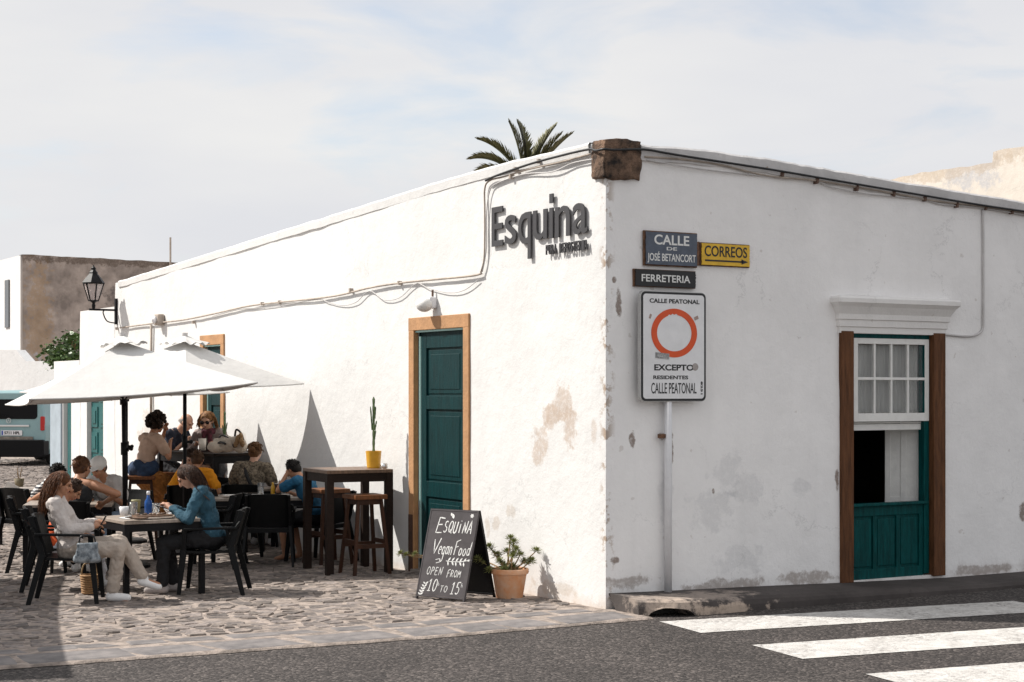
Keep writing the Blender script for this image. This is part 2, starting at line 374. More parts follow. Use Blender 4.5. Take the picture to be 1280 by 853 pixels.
def obj(name, bm, m=None, parent=None, smooth=False, bevel=0, auto=False):
    me = bm if isinstance(bm, bpy.types.Mesh) else mesh_of(bm, name, m, smooth)
    o = bpy.data.objects.new(name, me); COL.objects.link(o)
    if parent: o.parent = parent
    if bevel:
        b = o.modifiers.new('bevel', 'BEVEL'); b.width = bevel; b.segments = 2; b.limit_method = 'ANGLE'
    return o
def thing(name, label, cat, loc=(0,0,0), rotz=0, group=None):
    o = bpy.data.objects.new(name, None); COL.objects.link(o); o.empty_display_size = .2
    o.location = loc; o.rotation_euler = (0, 0, rotz); o['label'] = label; o['category'] = cat
    if group: o['group'] = group
    return o
def tag(o, label, cat, group=None):
    o['label'] = label; o['category'] = cat
    if group: o['group'] = group
    return o
def struct(o): o['kind'] = 'structure'; return o
def dup(root, loc, rotz, label, group=None):
    r = root.copy(); COL.objects.link(r); r.location = loc; r.rotation_euler = (0, 0, rotz); r['label'] = label
    if group: r['group'] = group
    for ch in list(root.children):
        c = ch.copy(); COL.objects.link(c); c.parent = r
        for g in ch.children:
            d = g.copy(); COL.objects.link(d); d.parent = c
    return r
def yw(deg): return YAW + radians(deg)      # deg measured from the camera's forward direction

def text_mesh(s, size, extrude=.002, bold=0, sx=1, shear=0, align='LEFT', name='lettering', spacing=1):
    cu = bpy.data.curves.new('t', 'FONT'); cu.body = s; cu.size = size; cu.extrude = extrude; cu.offset = bold; cu.shear = shear; cu.align_x = align; cu.resolution_u = 4
    cu.space_character = spacing
    o = bpy.data.objects.new('t', cu); COL.objects.link(o); bpy.context.view_layer.update()
    me = bpy.data.meshes.new_from_object(o); bpy.data.objects.remove(o)
    for v in me.vertices: v.co.x *= sx
    me.name = name; me.materials.clear(); return me
def fit_text(s, w, h, m, parent, mw, extrude=.002, bold=0, shear=0, name='lettering', spacing=1):
    """text scaled to fill w x h, centred at mw (a matrix: x right, y up, z out)"""
    me = text_mesh(s, .1, extrude, bold*.1, 1, shear, name=name, spacing=spacing)
    xs = [v.co.x for v in me.vertices]; ys = [v.co.y for v in me.vertices]
    x0, x1, y0, y1 = min(xs), max(xs), min(ys), max(ys)
    for v in me.vertices:
        v.co.x = (v.co.x-(x0+x1)/2)*w/(x1-x0); v.co.y = (v.co.y-(y0+y1)/2)*h/(y1-y0)
    me.transform(mw); me.materials.append(M[m] if isinstance(m, str) else m)
    o = bpy.data.objects.new(name, me); COL.objects.link(o); o.parent = parent; return o
def plane_mx(origin, xdir, ydir):
    x = Vector(xdir).normalized(); y = Vector(ydir).normalized(); z = x.cross(y)
    m = Matrix((x, y, z)).transposed().to_4x4(); m.translation = Vector(origin); return m
# ================================================================== ground
def sheet(name, x0, x1, y0, y1, z, m, n=1):
    bm = BM(); vs = [bm.verts.new(p) for p in ((x0,y0,z),(x1,y0,z),(x1,y1,z),(x0,y1,z))]; bm.faces.new(vs)
    return struct(obj(name, bm, m))
M['ground'] = mat('ground', (.24,.19,.15), .95, var=.4, vscale=.3)
sheet('ground', -3000, 3000, -3000, 3000, -.06, 'ground')
sheet('road', -60, 60, -40, .6, 0, 'asphalt')
def edge_y(x): return -.62 + .30*max(0, min(1, (-x-2)/4)) + .035*noise.noise(Vector((x*1.3, 0, 3))) + .02*noise.noise(Vector((x*6, 0, 8)))
# the bedding between the stones, with its ragged rim along the asphalt
bm = BM(); xs = [-30+.08*i for i in range(int(29.97/.08)+1)]+[-.02, .06]
ys = [0, .03]+[.2*i for i in range(1, 40)]+[10+2*i for i in range(20)]
rows = []
for x in xs:
    e = edge_y(x); col = [bm.verts.new((x, e, .004)), bm.verts.new((x, e+.02, .018))]
    for y in ys:
        yy = e+.05+y
        col.append(bm.verts.new((x, yy, .020+.005*noise.noise(Vector((x*3, yy*3, 0))))))
    rows.append(col)
for a, b in zip(rows, rows[1:]):
    for k in range(len(a)-1): bm.faces.new((a[k], b[k], b[k+1], a[k+1]))
paving = struct(obj('cobbled_street', bm, 'mortar', smooth=True))
bm = BM(); vs = [bm.verts.new(p) for p in ((.06,14,.012),(30,14,.012),(30,70,.012),(.06,70,.012))]; bm.faces.new(vs); obj('bedding', bm, 'mortar', paving)
# stones: a bordering course of slabs, then irregular setts (cells of a jittered grid)
def clip(poly, nx, ny, c):
    out = []
    for i in range(len(poly)):
        p = poly[i]; q = poly[(i+1) % len(poly)]; dp = p[0]*nx+p[1]*ny-c; dq = q[0]*nx+q[1]*ny-c
        if dp <= 0: out.append(p)
        if (dp < 0 < dq) or (dq < 0 < dp):
            t = dp/(dp-dq); out.append((p[0]+(q[0]-p[0])*t, p[1]+(q[1]-p[1])*t))
    return out
def shrink(poly, g):
    n = len(poly)
    for i in range(n):
        pass
    a = poly; res = list(poly)
    for i in range(n):
        p = a[i]; q = a[(i+1) % n]; ex, ey = q[0]-p[0], q[1]-p[1]; l = sqrt(ex*ex+ey*ey)
        if l < 1e-6: continue
        nx, ny = ey/l, -ex/l                # outward for CCW
        res = clip(res, nx, ny, p[0]*nx+p[1]*ny-g)
        if len(res) < 3: return []
    # drop tiny edges
    out = []
    for p in res:
        if not out or (p[0]-out[-1][0])**2+(p[1]-out[-1][1])**2 > .0004: out.append(p)
    return out if len(out) > 2 else []
def area(p): return .5*sum(p[i][0]*p[(i+1)%len(p)][1]-p[(i+1)%len(p)][0]*p[i][1] for i in range(len(p)))
def stone_into(bm, poly, z, h, rng, rough=.02, tilt=.045):
    c = (sum(p[0] for p in poly)/len(poly), sum(p[1] for p in poly)/len(poly))
    pts = []
    for i in range(len(poly)):             # subdivide and roughen the outline
        p = poly[i]; q = poly[(i+1) % len(poly)]; pts.append(p)
        if (p[0]-q[0])**2+(p[1]-q[1])**2 > .012:
            pts.append(((p[0]+q[0])/2+rng.uniform(-rough, rough)*.7, (p[1]+q[1])/2+rng.uniform(-rough, rough)*.7))
    n = len(pts); tx, ty = rng.uniform(-tilt, tilt), rng.uniform(-tilt, tilt)
    lo = [bm.verts.new((p[0], p[1], z-.02)) for p in pts]
    hi = [bm.verts.new((p[0]*.97+c[0]*.03, p[1]*.97+c[1]*.03, z+h*.55)) for p in pts]
    tp = [bm.verts.new((p[0]*.86+c[0]*.14, p[1]*.86+c[1]*.14, z+h+(p[0]-c[0])*tx+(p[1]-c[1])*ty+rng.uniform(-.0015, .0015))) for p in pts]
    for i in range(n):
        j = (i+1) % n; bm.faces.new((lo[i], lo[j], hi[j], hi[i])); bm.faces.new((hi[i], hi[j], tp[j], tp[i]))
    bm.faces.new(tp)
rng = random.Random(5)
def seen(x, y):
    v = Vector((x-CX, y-CY, 0)); d = v.dot(FW)
    if d < 3: return None
    px = 640+F*v.dot(RT)/d; py = 490+EYE*F/d
    return (px, py, d) if -90 < px < 1340 and py < 900 else None
stones = []
# two courses of slabs along the road
for row, (o0, wd) in enumerate(((.01, .50), (.54, .26))):
    x = -11.0 + .2*row
    while x < -.1:
        L = rng.uniform(.45, .85) if row == 0 else rng.uniform(.25, .5); x2 = min(x+L, -.03)
        sk = rng.uniform(-.12, .06)
        e1, e2 = edge_y(x)+o0, edge_y(x2)+o0
        poly = [(x+.0, e1+.01), (x2, e2+.01), (x2+sk, e2+wd+rng.uniform(-.03, .02)), (x+sk, e1+wd+rng.uniform(-.03, .02))]
        g = shrink(poly, .026)
        if len(g) > 2 and area(g) > .01 and seen(*g[0]): stones.append((g, rng.uniform(-.006, -.003), 1))
        x = x2
# the field of setts
cell = .17; x0g, y0g = -14, .06
def yg(y): return y
seeds = {}
gx = int(30/cell); gy = int(36/cell)
for i in range(-2, gx+2):
    for j in range(-2, gy+2):
        big = .5
        seeds[i, j] = (x0g+(i+.5+rng.uniform(-.42, .42))*cell, y0g+(j+.5+rng.uniform(-.46, .46))*cell)
for i in range(gx):
    for j in range(gy):
        sx, sy = seeds[i, j]
        s = seen(sx, sy)
        if not s or rng.random() < .035: continue
        if sy < 17.2 and sx > -.02: continue
        if s[2] > 47: continue
        poly = [(sx-.4, sy-.4), (sx+.4, sy-.4), (sx+.4, sy+.4), (sx-.4, sy+.4)]
        for di in (-2, -1, 0, 1, 2):
            for dj in (-2, -1, 0, 1, 2):
                if di == dj == 0 or (i+di, j+dj) not in seeds: continue
                tx, ty = seeds[i+di, j+dj]; nx, ny = tx-sx, ty-sy; l = sqrt(nx*nx+ny*ny); nx /= l; ny /= l
                poly = clip(poly, nx, ny, nx*(sx+tx)/2+ny*(sy+ty)/2)
        lowy = edge_y(sx)+.82
        poly = clip(poly, 0, -1, -lowy)
        if sy < 17.2: poly = clip(poly, 1, 0, -.035)
        if len(poly) < 3: continue
        g = shrink(poly, rng.uniform(.008, .030))
        if len(g) > 2 and area(g) > .006: stones.append((g, rng.uniform(-.014, .004), 0))
def size_in_photo(g):
    s = seen(*g[0]); return area(g)/s[2]**3 if s else 0
stones = [s for s in stones if seen(*s[0][0])]
stones.sort(key=lambda s: -size_in_photo(s[0]))
for g, dz, sl in stones[:300]:
    cx_ = sum(p[0] for p in g)/len(g); cy_ = sum(p[1] for p in g)/len(g)
    bm = BM(); stone_into(bm, [(p[0]-cx_, p[1]-cy_) for p in g], .017+dz*.5, .010 if sl else .011, rng, tilt=.004 if sl else .035)
    o = obj('paving_stone', bm, 'slab' if sl else 'stone', paving); o.location = (cx_, cy_, 0)
bm = BM()
for g, dz, sl in stones[300:]: stone_into(bm, g, .018+dz*.6, .014, rng)
o = obj('small_cobbles', bm, 'stone_far', paving); o['kind'] = 'stuff'
print('stones', len(stones))

# ---- zebra crossing
zd = Vector((cos(radians(-8.8)), sin(radians(-8.8)), 0)); zn = Vector((-zd.y, zd.x, 0))
for k in range(4):
    st = Vector((.02-.17*k, -.76-1.40*k, 0)); w_ = .70; L = 3.6
    bm = BM(); n = 60; A = []; B_ = []
    for i in range(n+1):
        t = L*i/n
        a = st+zd*t+zn*(.016*noise.noise(Vector((t*11, k, 0)))); b = st+zd*t-zn*(w_+.016*noise.noise(Vector((t*11, k+5, 0))))
        A.append(bm.verts.new((a.x, a.y, .004))); B_.append(bm.verts.new((b.x, b.y, .004)))
    for i in range(n): bm.faces.new((A[i], B_[i], B_[i+1], A[i+1]))
    struct(obj('crosswalk_stripe', bm, 'zebra'))

# ---- raised pavement at the foot of the shaded wall, with the broken drain mouth by the corner
def pav_h(x): return .155 - .095*min(1, max(0, x/4.0))
def pav_front(x): return -.60 + .02*noise.noise(Vector((x*2, 1, 0))) + (.0 if x > .35 else (.35-x)*.55)
bm = BM(); R_ = []
xs = [.04+.03*i for i in range(60)] + [1.84+.2*i for i in range(62)]
for x in xs:
    h = pav_h(x); f = pav_front(x)
    dq = (x-.30)/.20
    hole = max(0, 1-dq*dq); 
    nz_ = noise.noise(Vector((x*7, 2, 0)))*.012
    zb = -.01+ (.085+nz_)*(hole**.5 if hole > 0 else 0)        # under edge of the kerb face, lifted over the mouth
    col = [(x, .02, h+.004), (x, -.2, h+.003*noise.noise(Vector((x*4, 3, 0)))), (x, f*.75, h-.004), (x, f+.05, h-.008+.5*nz_), (x, f+.012, h-.03), (x, f-.005+nz_*.5, max(zb+.01, h*.45)), (x, f-.012, zb), (x, f+.30, zb)]
    R_.append([bm.verts.new(p) for p in col])
for a, b in zip(R_, R_[1:]):
    for k in range(len(a)-1): bm.faces.new((a[k], b[k], b[k+1], a[k+1]))
bm.faces.new(R_[0]); 
M['pavement'] = plaster('pavement', (.085,.074,.070), patches=[((.5, -.38, .15), (.95, .28, .25), (.30,.25,.215), 1.0), ((.2, -.6, .05), (.5, .25, .2), (.42,.34,.28), 1.0), ((.75, -.62, .03), (.45, .12, .06), (.45,.36,.29), 1.0)], mott=.4)  # dark base carries the wall's shade; pale corner patches are painted-in sunlight
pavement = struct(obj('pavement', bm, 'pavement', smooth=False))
bm = BM(); box(bm, (.31, -.33, .03), (.40, .02, .11)); obj('drain_mouth', bm, 'interior', pavement)

# ================================================================== plaster walls
def wall_grid(bm, axis, u0, u1, ztop, openings, step=.12, thick=.45, depth=.16, sgn=1, bumpy=.008, blend0=True, zb=-.05, zsplit=None):
    """axis 'y': wall in the plane x=0 facing -x, u runs along y.  axis 'x': plane y=0 facing -y, u runs along x"""
    us = set(); n = max(1, int((u1-u0)/step))
    for i in range(n+1): us.add(round(u0+(u1-u0)*i/n, 4))
    for o in openings: us.add(round(o[0], 4)); us.add(round(o[1], 4))
    us = sorted(us)
    cl = [us[0]]
    fixed = set(round(v, 4) for o in openings for v in o[:2])
    for u in us[1:]:
        if u-cl[-1] < step*.35:
            if u in fixed:
                if cl[-1] in fixed: cl.append(u)
                else: cl[-1] = u
            elif u == us[-1]: cl[-1] = u
        else: cl.append(u)
    us = cl
    zmin = min(ztop(u) for u in us)-.05
    zs = set(); m_ = int((zmin-zb)/step)
    for i in range(m_+1): zs.add(round(zb+(zmin-zb)*i/m_, 4))
    fz = set(round(v, 4) for o in openings for v in o[2:4])
    zs = sorted(z for z in zs if all(abs(z-q) > step*.35 for q in fz)) 
    zs = sorted(set(zs) | fz)
    def inside(u, z): return any(o[0] < u < o[1] and o[2] < z < o[3] for o in openings)
    def near(u, z):
        d = 9
        for o in openings:
            du = max(o[0]-u, 0, u-o[1]); dz = max(o[2]-z, 0, z-o[3]); d = min(d, max(du, dz))
        return d
    def P(u, z, back=0):
        q = (noise.noise(Vector((u*.9, z*.9, 4.1 if axis == 'y' else 9.3)))*1.6+noise.noise(Vector((u*4, z*4, 2)))*.45)*bumpy
        q *= min(1, near(u, z)/.15)
        e = 0
        if blend0 and u < .14:
            e = (.010*noise.noise(Vector((0, 0, z*7)))+.006*noise.noise(Vector((0, 0, z*21)))+.012)*(1-u/.14); q *= u/.14
        a = q; b = e
        if back: u = max(u, thick-.02) if blend0 else u; return (thick, u, z) if axis == 'y' else (u, thick, z)
        return (a+e*1.0, u+b*.9, z) if axis == 'y' else (u+b*.9, a+e*1.0, z)
    V = {}
    for i, u in enumerate(us):
        for k in range(len(zs)+2):
            if k < len(zs): z = zs[k]
            else: z = zs[-1]+(ztop(u)-zs[-1])*(k-len(zs)+1)/2
            V[i, k] = bm.verts.new(P(u, z)); V[i, k, 1] = bm.verts.new(P(u, z, 1))
    K = len(zs)+1
    zz = zs+[zs[-1]+.01, zs[-1]+.02]
    for i in range(len(us)-1):
        for k in range(K):
            uc = (us[i]+us[i+1])/2; zc = (zz[k]+zz[k+1])/2
            if k < len(zs)-1 and inside(uc, zc): continue
            bm.faces.new((V[i,k], V[i+1,k], V[i+1,k+1], V[i,k+1]))
            bm.faces.new((V[i,k,1], V[i,k+1,1], V[i+1,k+1,1], V[i+1,k,1]))
        bm.faces.new((V[i,K], V[i+1,K], V[i+1,K,1], V[i,K,1]))
    for (a, b, c, d) in openings:                # reveals
        def Q(u, z, t): return bm.verts.new((t, u, z) if axis == 'y' else (u, t, z))
        pts = [(a, c), (b, c), (b, d), (a, d)]
        f = [Q(u, z, 0) for u, z in pts]; g = [Q(u, z, thick) for u, z in pts]
        for i in range(4): bm.faces.new((f[i], f[(i+1)%4], g[(i+1)%4], g[i]))
    return us

# heights of the parapets along the two faces, read from the photograph
def interp(tab):
    def f(u):
        if u <= tab[0][0]: return tab[0][1]
        for (a, b), (c, d) in zip(tab, tab[1:]):
            if u <= c: return b+(d-b)*(u-a)/(c-a)
        return tab[-1][1]
    return f
ltab = [(0, 4.07)]
for px, py in ((700, 189), (620, 208), (560, 225), (480, 250), (400, 275), (350, 290), (290, 309), (229, 328), (180, 343), (144, 354)):
    p = LW(px, py); ltab.append((p.y, p.z))
LEND = ltab[-1][0]; ltop = interp(ltab)
rtab = [(0, 4.07)]
for px, py in ((808, 183), (860, 187), (900, 192), (960, 200), (1040, 214), (1120, 228), (1200, 241), (1280, 254)):
    p = RW(px, py); rtab.append((p.x, p.z))
rtab.append((9.4, rtab[-1][1]-.2)); rtop = interp(rtab)
REND = 9.4

d1a, d1b = LW(581.5, 600).y, LW(518.5, 600).y; d1t = LW(550, 410).z
d2a, d2b = LW(277.5, 500).y, LW(255, 500).y; d2t = d1t-.01
wa, wb = RW(1063, 600).x, RW(1166, 600).x; wt = RW(1110, 418).z; wz0 = .10
print('door', d1a, d1b, d1t, 'door2', d2a, d2b, 'win', wa, wb, wt)
tan = (.47,.385,.32); greyp = (.50,.50,.53); brn = (.22,.14,.09)
lp = []
def addp(lst, fn, px, py, r, c, s):
    p = fn(px, py); lst.append((tuple(p), r, c, s))
for px, py, ry, rz in ((700, 505, .22, .22), (712, 535, .13, .2), (675, 555, .14, .2), (690, 520, .16, .16)): addp(lp, LW, px, py, (.3, ry, rz), tan, .75)
addp(lp, LW, 742, 540, (.2, .05, .12), tan, .5)
for px, py, ry, rz in ((185, 535, .28, .35), (178, 550, .2, .2), (640, 640, .10, .08), (620, 655, .12, .07), (300, 550, .3, .15), (690, 735, .4, .07), (700, 762, .5, .10), (610, 660, .05, .12)): addp(lp, LW, px, py, (.3, ry, rz), (.50,.44,.38), .6)
for px, py, ry, rz in ((500, 660, .06, .12), (503, 650, .05, .07)): addp(lp, LW, px, py, (.3, ry, rz), (.05,.045,.04), .0)
rp = []
for px, py, rx, rz in ((935, 610, .16, .16), (890, 640, .3, .2), (905, 590, .2, .2), (1000, 610, .12, .1), (830, 620, .08, .35), (925, 700, .3, .14)): addp(rp, RW, px, py, (rx, .3, rz), (.50,.50,.51), .30)
for px, py, rx, rz in ((773, 378, .035, .13), (768, 350, .02, .03), (790, 550, .035, .08), (827, 546, .05, .04), (892, 614, .02, .03), (770, 700, .06, .04), (838, 560, .03, .2), (1046, 600, .03, .12), (1280, 640, .1, .1)): addp(rp, RW, px, py, (rx, .3, rz), (.20,.145,.115), .85)
for px, py, rx, rz in ((780, 728, .3, .06), (900, 732, .5, .06), (1010, 722, .5, .07), (1220, 712, .6, .05)): addp(rp, RW, px, py, (rx, .3, rz), (.30,.25,.22), .7)
M['plaster_left'] = plaster('plaster_left', (.68,.675,.665), patches=lp, mott=.06, grime=(.14, .6, (.52,.42,.34)), edge=(0, 0, .9), holes=.0)
M['plaster_right'] = plaster('plaster_right', (.88,.865,.855), patches=rp, mott=.075, grime=(.20, .6, (.36,.31,.28)), edge=(0, 0, .8), holes=.25)

cafe = thing('cafe_building', 'low whitewashed corner house with a dark stone at the top of its corner', 'building', (0,0,0))
bm = BM(); wall_grid(bm, 'y', 0, LEND, ltop, [(d1a, d1b, -.03, d1t), (d2a, d2b, -.03, d2t)], bumpy=.010)
obj('wall', bm, 'plaster_left', cafe, smooth=True)
bm = BM(); wall_grid(bm, 'x', 0, REND, rtop, [(wa, wb, wz0, wt)], bumpy=.012)
obj('wall', bm, 'plaster_right', cafe, smooth=True)
bm = BM(); box(bm, (REND-.2, LEND/2, 1.85), (.4, LEND-.02, 3.7)); box(bm, (REND/2, LEND-.2, 1.75), (REND-.42, .4, 3.5)); obj('wall', bm, 'plaster_left', cafe)
bm = BM(); box(bm, (REND/2+.1, LEND/2+.1, 3.38), (REND-.7, LEND-.7, .12)); obj('roof', bm, 'interior', cafe)
bm = BM(); box(bm, (3.4, 2.6, 1.7), (5.5, .05, 3.3)); box(bm, (1.6, 1.5, 1.7), (.05, 2.1, 3.3)); box(bm, (5.2, 1.5, 1.7), (.05, 2.1, 3.3)); box(bm, (3.4, 1.5, .02), (3.5, 2.1, .06)); obj('inner_room', bm, 'interior', cafe)
# smooth-shaded walls must keep their hard edges
for o in cafe.children:
    if o.name.startswith('wall'):
        e = o.modifiers.new('split', 'EDGE_SPLIT'); e.split_angle = radians(35)
# parapet band above the cables on the shaded side: mortar coping, chipped
bm = BM(); prev = None; xs = [.36+.07*i for i in range(128)]
for x in xs:
    t = rtop(x)+.012+.012*noise.noise(Vector((x*3, 0, 0)))+.007*noise.noise(Vector((x*14, 0, 0))); b = t-.14+.01*noise.noise(Vector((x*5, 7, 0)))
    ring = [bm.verts.new(p) for p in ((x, -.018, b), (x, -.028-.006*noise.noise(Vector((x*11, 3, 0))), t-.02), (x, -.005, t), (x, .3, t+.005), (x, .3, b), (x, .02, b))]
    if prev:
        for k in range(6): bm.faces.new((prev[k], ring[k], ring[(k+1)%6], prev[(k+1)%6]))
    prev = ring
M['coping'] = plaster('coping', (.70,.685,.68), mott=.28, holes=.8)
obj('coping', bm, 'coping', cafe)
bm = BM(); prev = None; ys_ = [.24+.1*i for i in range(int((LEND-.3)/.1))]
for y in ys_:
    t = ltop(y)+.010+.008*noise.noise(Vector((y*3, 5, 0)))+.003*noise.noise(Vector((y*14, 0, 0)))
    ring = [bm.verts.new(p) for p in ((-.012, y, t-.10), (-.020, y, t-.02), (-.006, y, t), (.3, y, t+.01), (.3, y, t-.1), (.03, y, t-.1))]
    if prev:
        for k in range(6): bm.faces.new((prev[k], ring[k], ring[(k+1)%6], prev[(k+1)%6]))
    prev = ring
obj('coping', bm, 'plaster_left', cafe)
# corner stone of dark lava rock
bm = BM()
bmesh.ops.create_cube(bm, size=1)
ztp = 4.09; zbt = 3.74
for v in bm.verts: v.co = Vector(((v.co.x+.5)*.40-.040, (v.co.y+.5)*.22-.035, zbt+(v.co.z+.5)*(ztp-zbt)))
bmesh.ops.subdivide_edges(bm, edges=bm.edges[:], cuts=9, use_grid_fill=True)
for v in bm.verts:
    p = v.co.copy(); c = Vector((.16, .075, 3.92)); d = (p-c)
    # round it, then roughen
    q = Vector((d.x/.20, d.y/.11, d.z/.18)); l = max(abs(q.x), abs(q.y), abs(q.z)); rr = q.length
    v.co = c + d*(1-.10*max(0, rr-1.05)) + d.normalized()*(.022*noise.noise(p*8)+.012*noise.noise(p*25))
obj('corner_stone', bm, 'old_stone', cafe, smooth=True)

# ---- timber-framed doors on the sunny side
def left_door(a, b, t, name_lbl, ajar=True):
    fr = BM(); fw = .115
    W_ = b-a
    box(fr, (.008, a-fw/2+.012, t/2+.02), (.06, fw, t+.02)); box(fr, (.008, b+fw/2-.012, t/2+.02), (.06, fw, t+.02))
    box(fr, (.007, (a+b)/2, t+.055), (.062, W_+2*fw-.022, .135))
    f = obj('door_frame', fr, 'ochre_frame', cafe, bevel=.006)
    lf = BM()
    x = .05
    box(lf, (x+.025, (a+b)/2, t/2), (.045, W_-.01, t-.05))
    d = obj('door', lf, 'teal_door', cafe)
    # raised stiles, rails and panels
    r = BM(); st = .10
    y0, y1 = a+.015, b-.10
    for yy in (y0+st/2, y1-st/2): box(r, (x-.008, yy, t/2-.02), (.03, st, t-.10))
    cuts = [(.02, .30), (.82, .98), (1.72, 1.86), (t-.20, t-.07)]
    zc = []
    for c0, c1 in cuts: box(r, (x-.0075, (y0+y1)/2, (c0+c1)/2), (.029, y1-y0-2*st, c1-c0)); zc.append((c0, c1))
    obj('rail', r, 'teal_door', d, bevel=.004)
    for (c0, c1), (e0, e1) in zip(zc, zc[1:]):
        pn = BM(); z0, z1 = c1+.02, e0-.02; ya, yb = y0+st+.02, y1-st-.02
        box(pn, (x+.001, (ya+yb)/2, (z0+z1)/2), (.014, yb-ya, z1-z0)); box(pn, (x-.006, (ya+yb)/2, (z0+z1)/2), (.012, yb-ya-.09, z1-z0-.09))
        obj('panel', pn, 'teal_door', d, bevel=.005)
    s = BM(); box(s, (x-.02, b-.075, t/2+.05), (.02, .014, t-.25)); box(s, (x-.035, (a+b)/2, t-.022), (.03, W_-.03, .022)); obj('edge_strip', s, 'pale_teal', d)
    return d, f
dd, ff = left_door(d1a, d1b, d1t, '')
bm = BM(); box(bm, (.006, d1b+.1/2+.002, .32), (.066, .10, .60)); 
M['frame_foot'] = mat('frame_foot', (.10,.045,.025), .8, var=.5, vscale=8, bump=.5)
obj('frame_foot', bm, 'frame_foot', cafe, bevel=.006)
left_door(d2a, d2b, d2t, '')
bm = BM()   # stone sill of the first door
box(bm, (.05, (d1a+d1b)/2, .03), (.22, d1b-d1a-.004, .055)); obj('door_sill', bm, 'kerb', cafe, bevel=.008)

# ---- the window on the shaded side
def RX(px, py=600, y=0): return RW(px, py, y).x
def RZ(px, py, y=0): return RW(px, py, y).z
zs1 = pav_h(wa)+.002
win = BM(); pw = RX(1064)-RX(1049)
for (p0, p1) in ((1049, 1064), (1164, 1178.5)):
    x0, x1 = RX(p0), RX(p1); box(win, ((x0+x1)/2, .03, (wt+zs1)/2+.01), (x1-x0, .14, wt-zs1+.02))
wf = obj('window', win, 'brown_frame', cafe, bevel=.006)
xi0, xi1 = RX(1064.5), RX(1163.5)
tf = BM()
box(tf, ((xi0+xi1)/2, .06, wt-.015), (xi1-xi0-.002, .08, .05))
box(tf, (xi0+.012, .062, (wt+.9)/2), (.022, .08, wt-.9)); box(tf, (xi1-.035, .062, (wt+zs1)/2), (.066, .08, wt-zs1-.05))
obj('frame', tf, 'teal_bright', wf, bevel=.004)
# upper sash
sx0, sx1 = RX(1066, 470, .03), RX(1160, 470, .03); sz1, sz0 = RZ(1110, 423.5, .03), RZ(1110, 527, .03)
s = BM(); ww = .055; yS = .035
box(s, (sx0+ww/2, yS, (sz0+sz1)/2), (ww, .04, sz1-sz0)); box(s, (sx1-ww/2, yS, (sz0+sz1)/2), (ww, .04, sz1-sz0))
box(s, ((sx0+sx1)/2, yS, sz1-ww/2), (sx1-sx0-2*ww, .039, ww)); box(s, ((sx0+sx1)/2, yS, sz0+.04), (sx1-sx0-2*ww, .039, .08))
gx0, gx1, gz0, gz1 = sx0+ww, sx1-ww, sz0+.08, sz1-ww
for k in (1, 2, 3): box(s, (gx0+(gx1-gx0)*k/4, yS, (gz0+gz1)/2), (.024, .03, gz1-gz0))
box(s, ((gx0+gx1)/2, yS-.002, (gz0+gz1)/2), (gx1-gx0, .028, .026))
obj('sash', s, 'white_paint', wf, bevel=.003)
for i in range(4):
    for j in range(2):
        g = BM(); w4 = (gx1-gx0)/4; h2 = (gz1-gz0)/2
        box(g, (gx0+w4*(i+.5), yS+.004, gz0+h2*(j+.5)), (w4-.022, .004, h2-.024)); obj('pane', g, 'pane_glass', wf)
cu = BM(); n = 60; prev = None
for i in range(n+1):
    x = sx0+.05+(sx1-sx0-.1)*i/n; y = .12+.018*sin(i*1.7)+.008*sin(i*.6); r_ = (cu.verts.new((x, y, sz0+.05)), cu.verts.new((x, y*.95, sz1-.03)))
    if prev: cu.faces.new((prev[0], r_[0], r_[1], prev[1]))
    prev = r_
obj('curtain', cu, 'curtain', wf, smooth=True)
s = BM(); z_ = RZ(1110, 534, .06); box(s, ((sx0+sx1)/2-.01, .085, z_), (sx1-sx0-.03, .035, .06)); box(s, ((sx0+sx1)/2-.01, .078, z_+.042), (sx1-sx0-.05, .03, .015))
obj('lower_sash_rail', s, 'white_paint', wf, bevel=.003)
# inner shutter standing ajar
sh = BM(); S0 = RX(1152, 580, .16); S1 = RX(1099, 580, .5)
za, zb_ = RZ(1110, 632, .2), RZ(1110, 536, .2)
zc_ = (za+zb_)/2+.01; hh = zb_-za
ax = Vector((S0, .15, 0)); bx_ = Vector((S1, .42, 0)); dv = (bx_-ax); Ls = dv.length; dv.normalize(); nv = Vector((dv.y, -dv.x, 0))*-1
if nv.y > 0: nv = -nv
Rm = Matrix((dv, nv, Vector((0,0,1)))).transposed()
def shb(u, w, z, h, off, th): box(sh, tuple(ax+dv*u+nv*off+Vector((0,0,z))), (w, th, h), Rm)
shb(Ls/2, Ls, zc_, hh, 0, .018)
for u in (.03, Ls/2, Ls-.03): shb(u, .055, zc_, hh, .014, .014)
for z in (zc_-hh/2+.03, zc_+hh/2-.03): shb(Ls/2, Ls-.002, z, .06, .0135, .014)
obj('shutter', sh, 'white_paint', wf, bevel=.003)
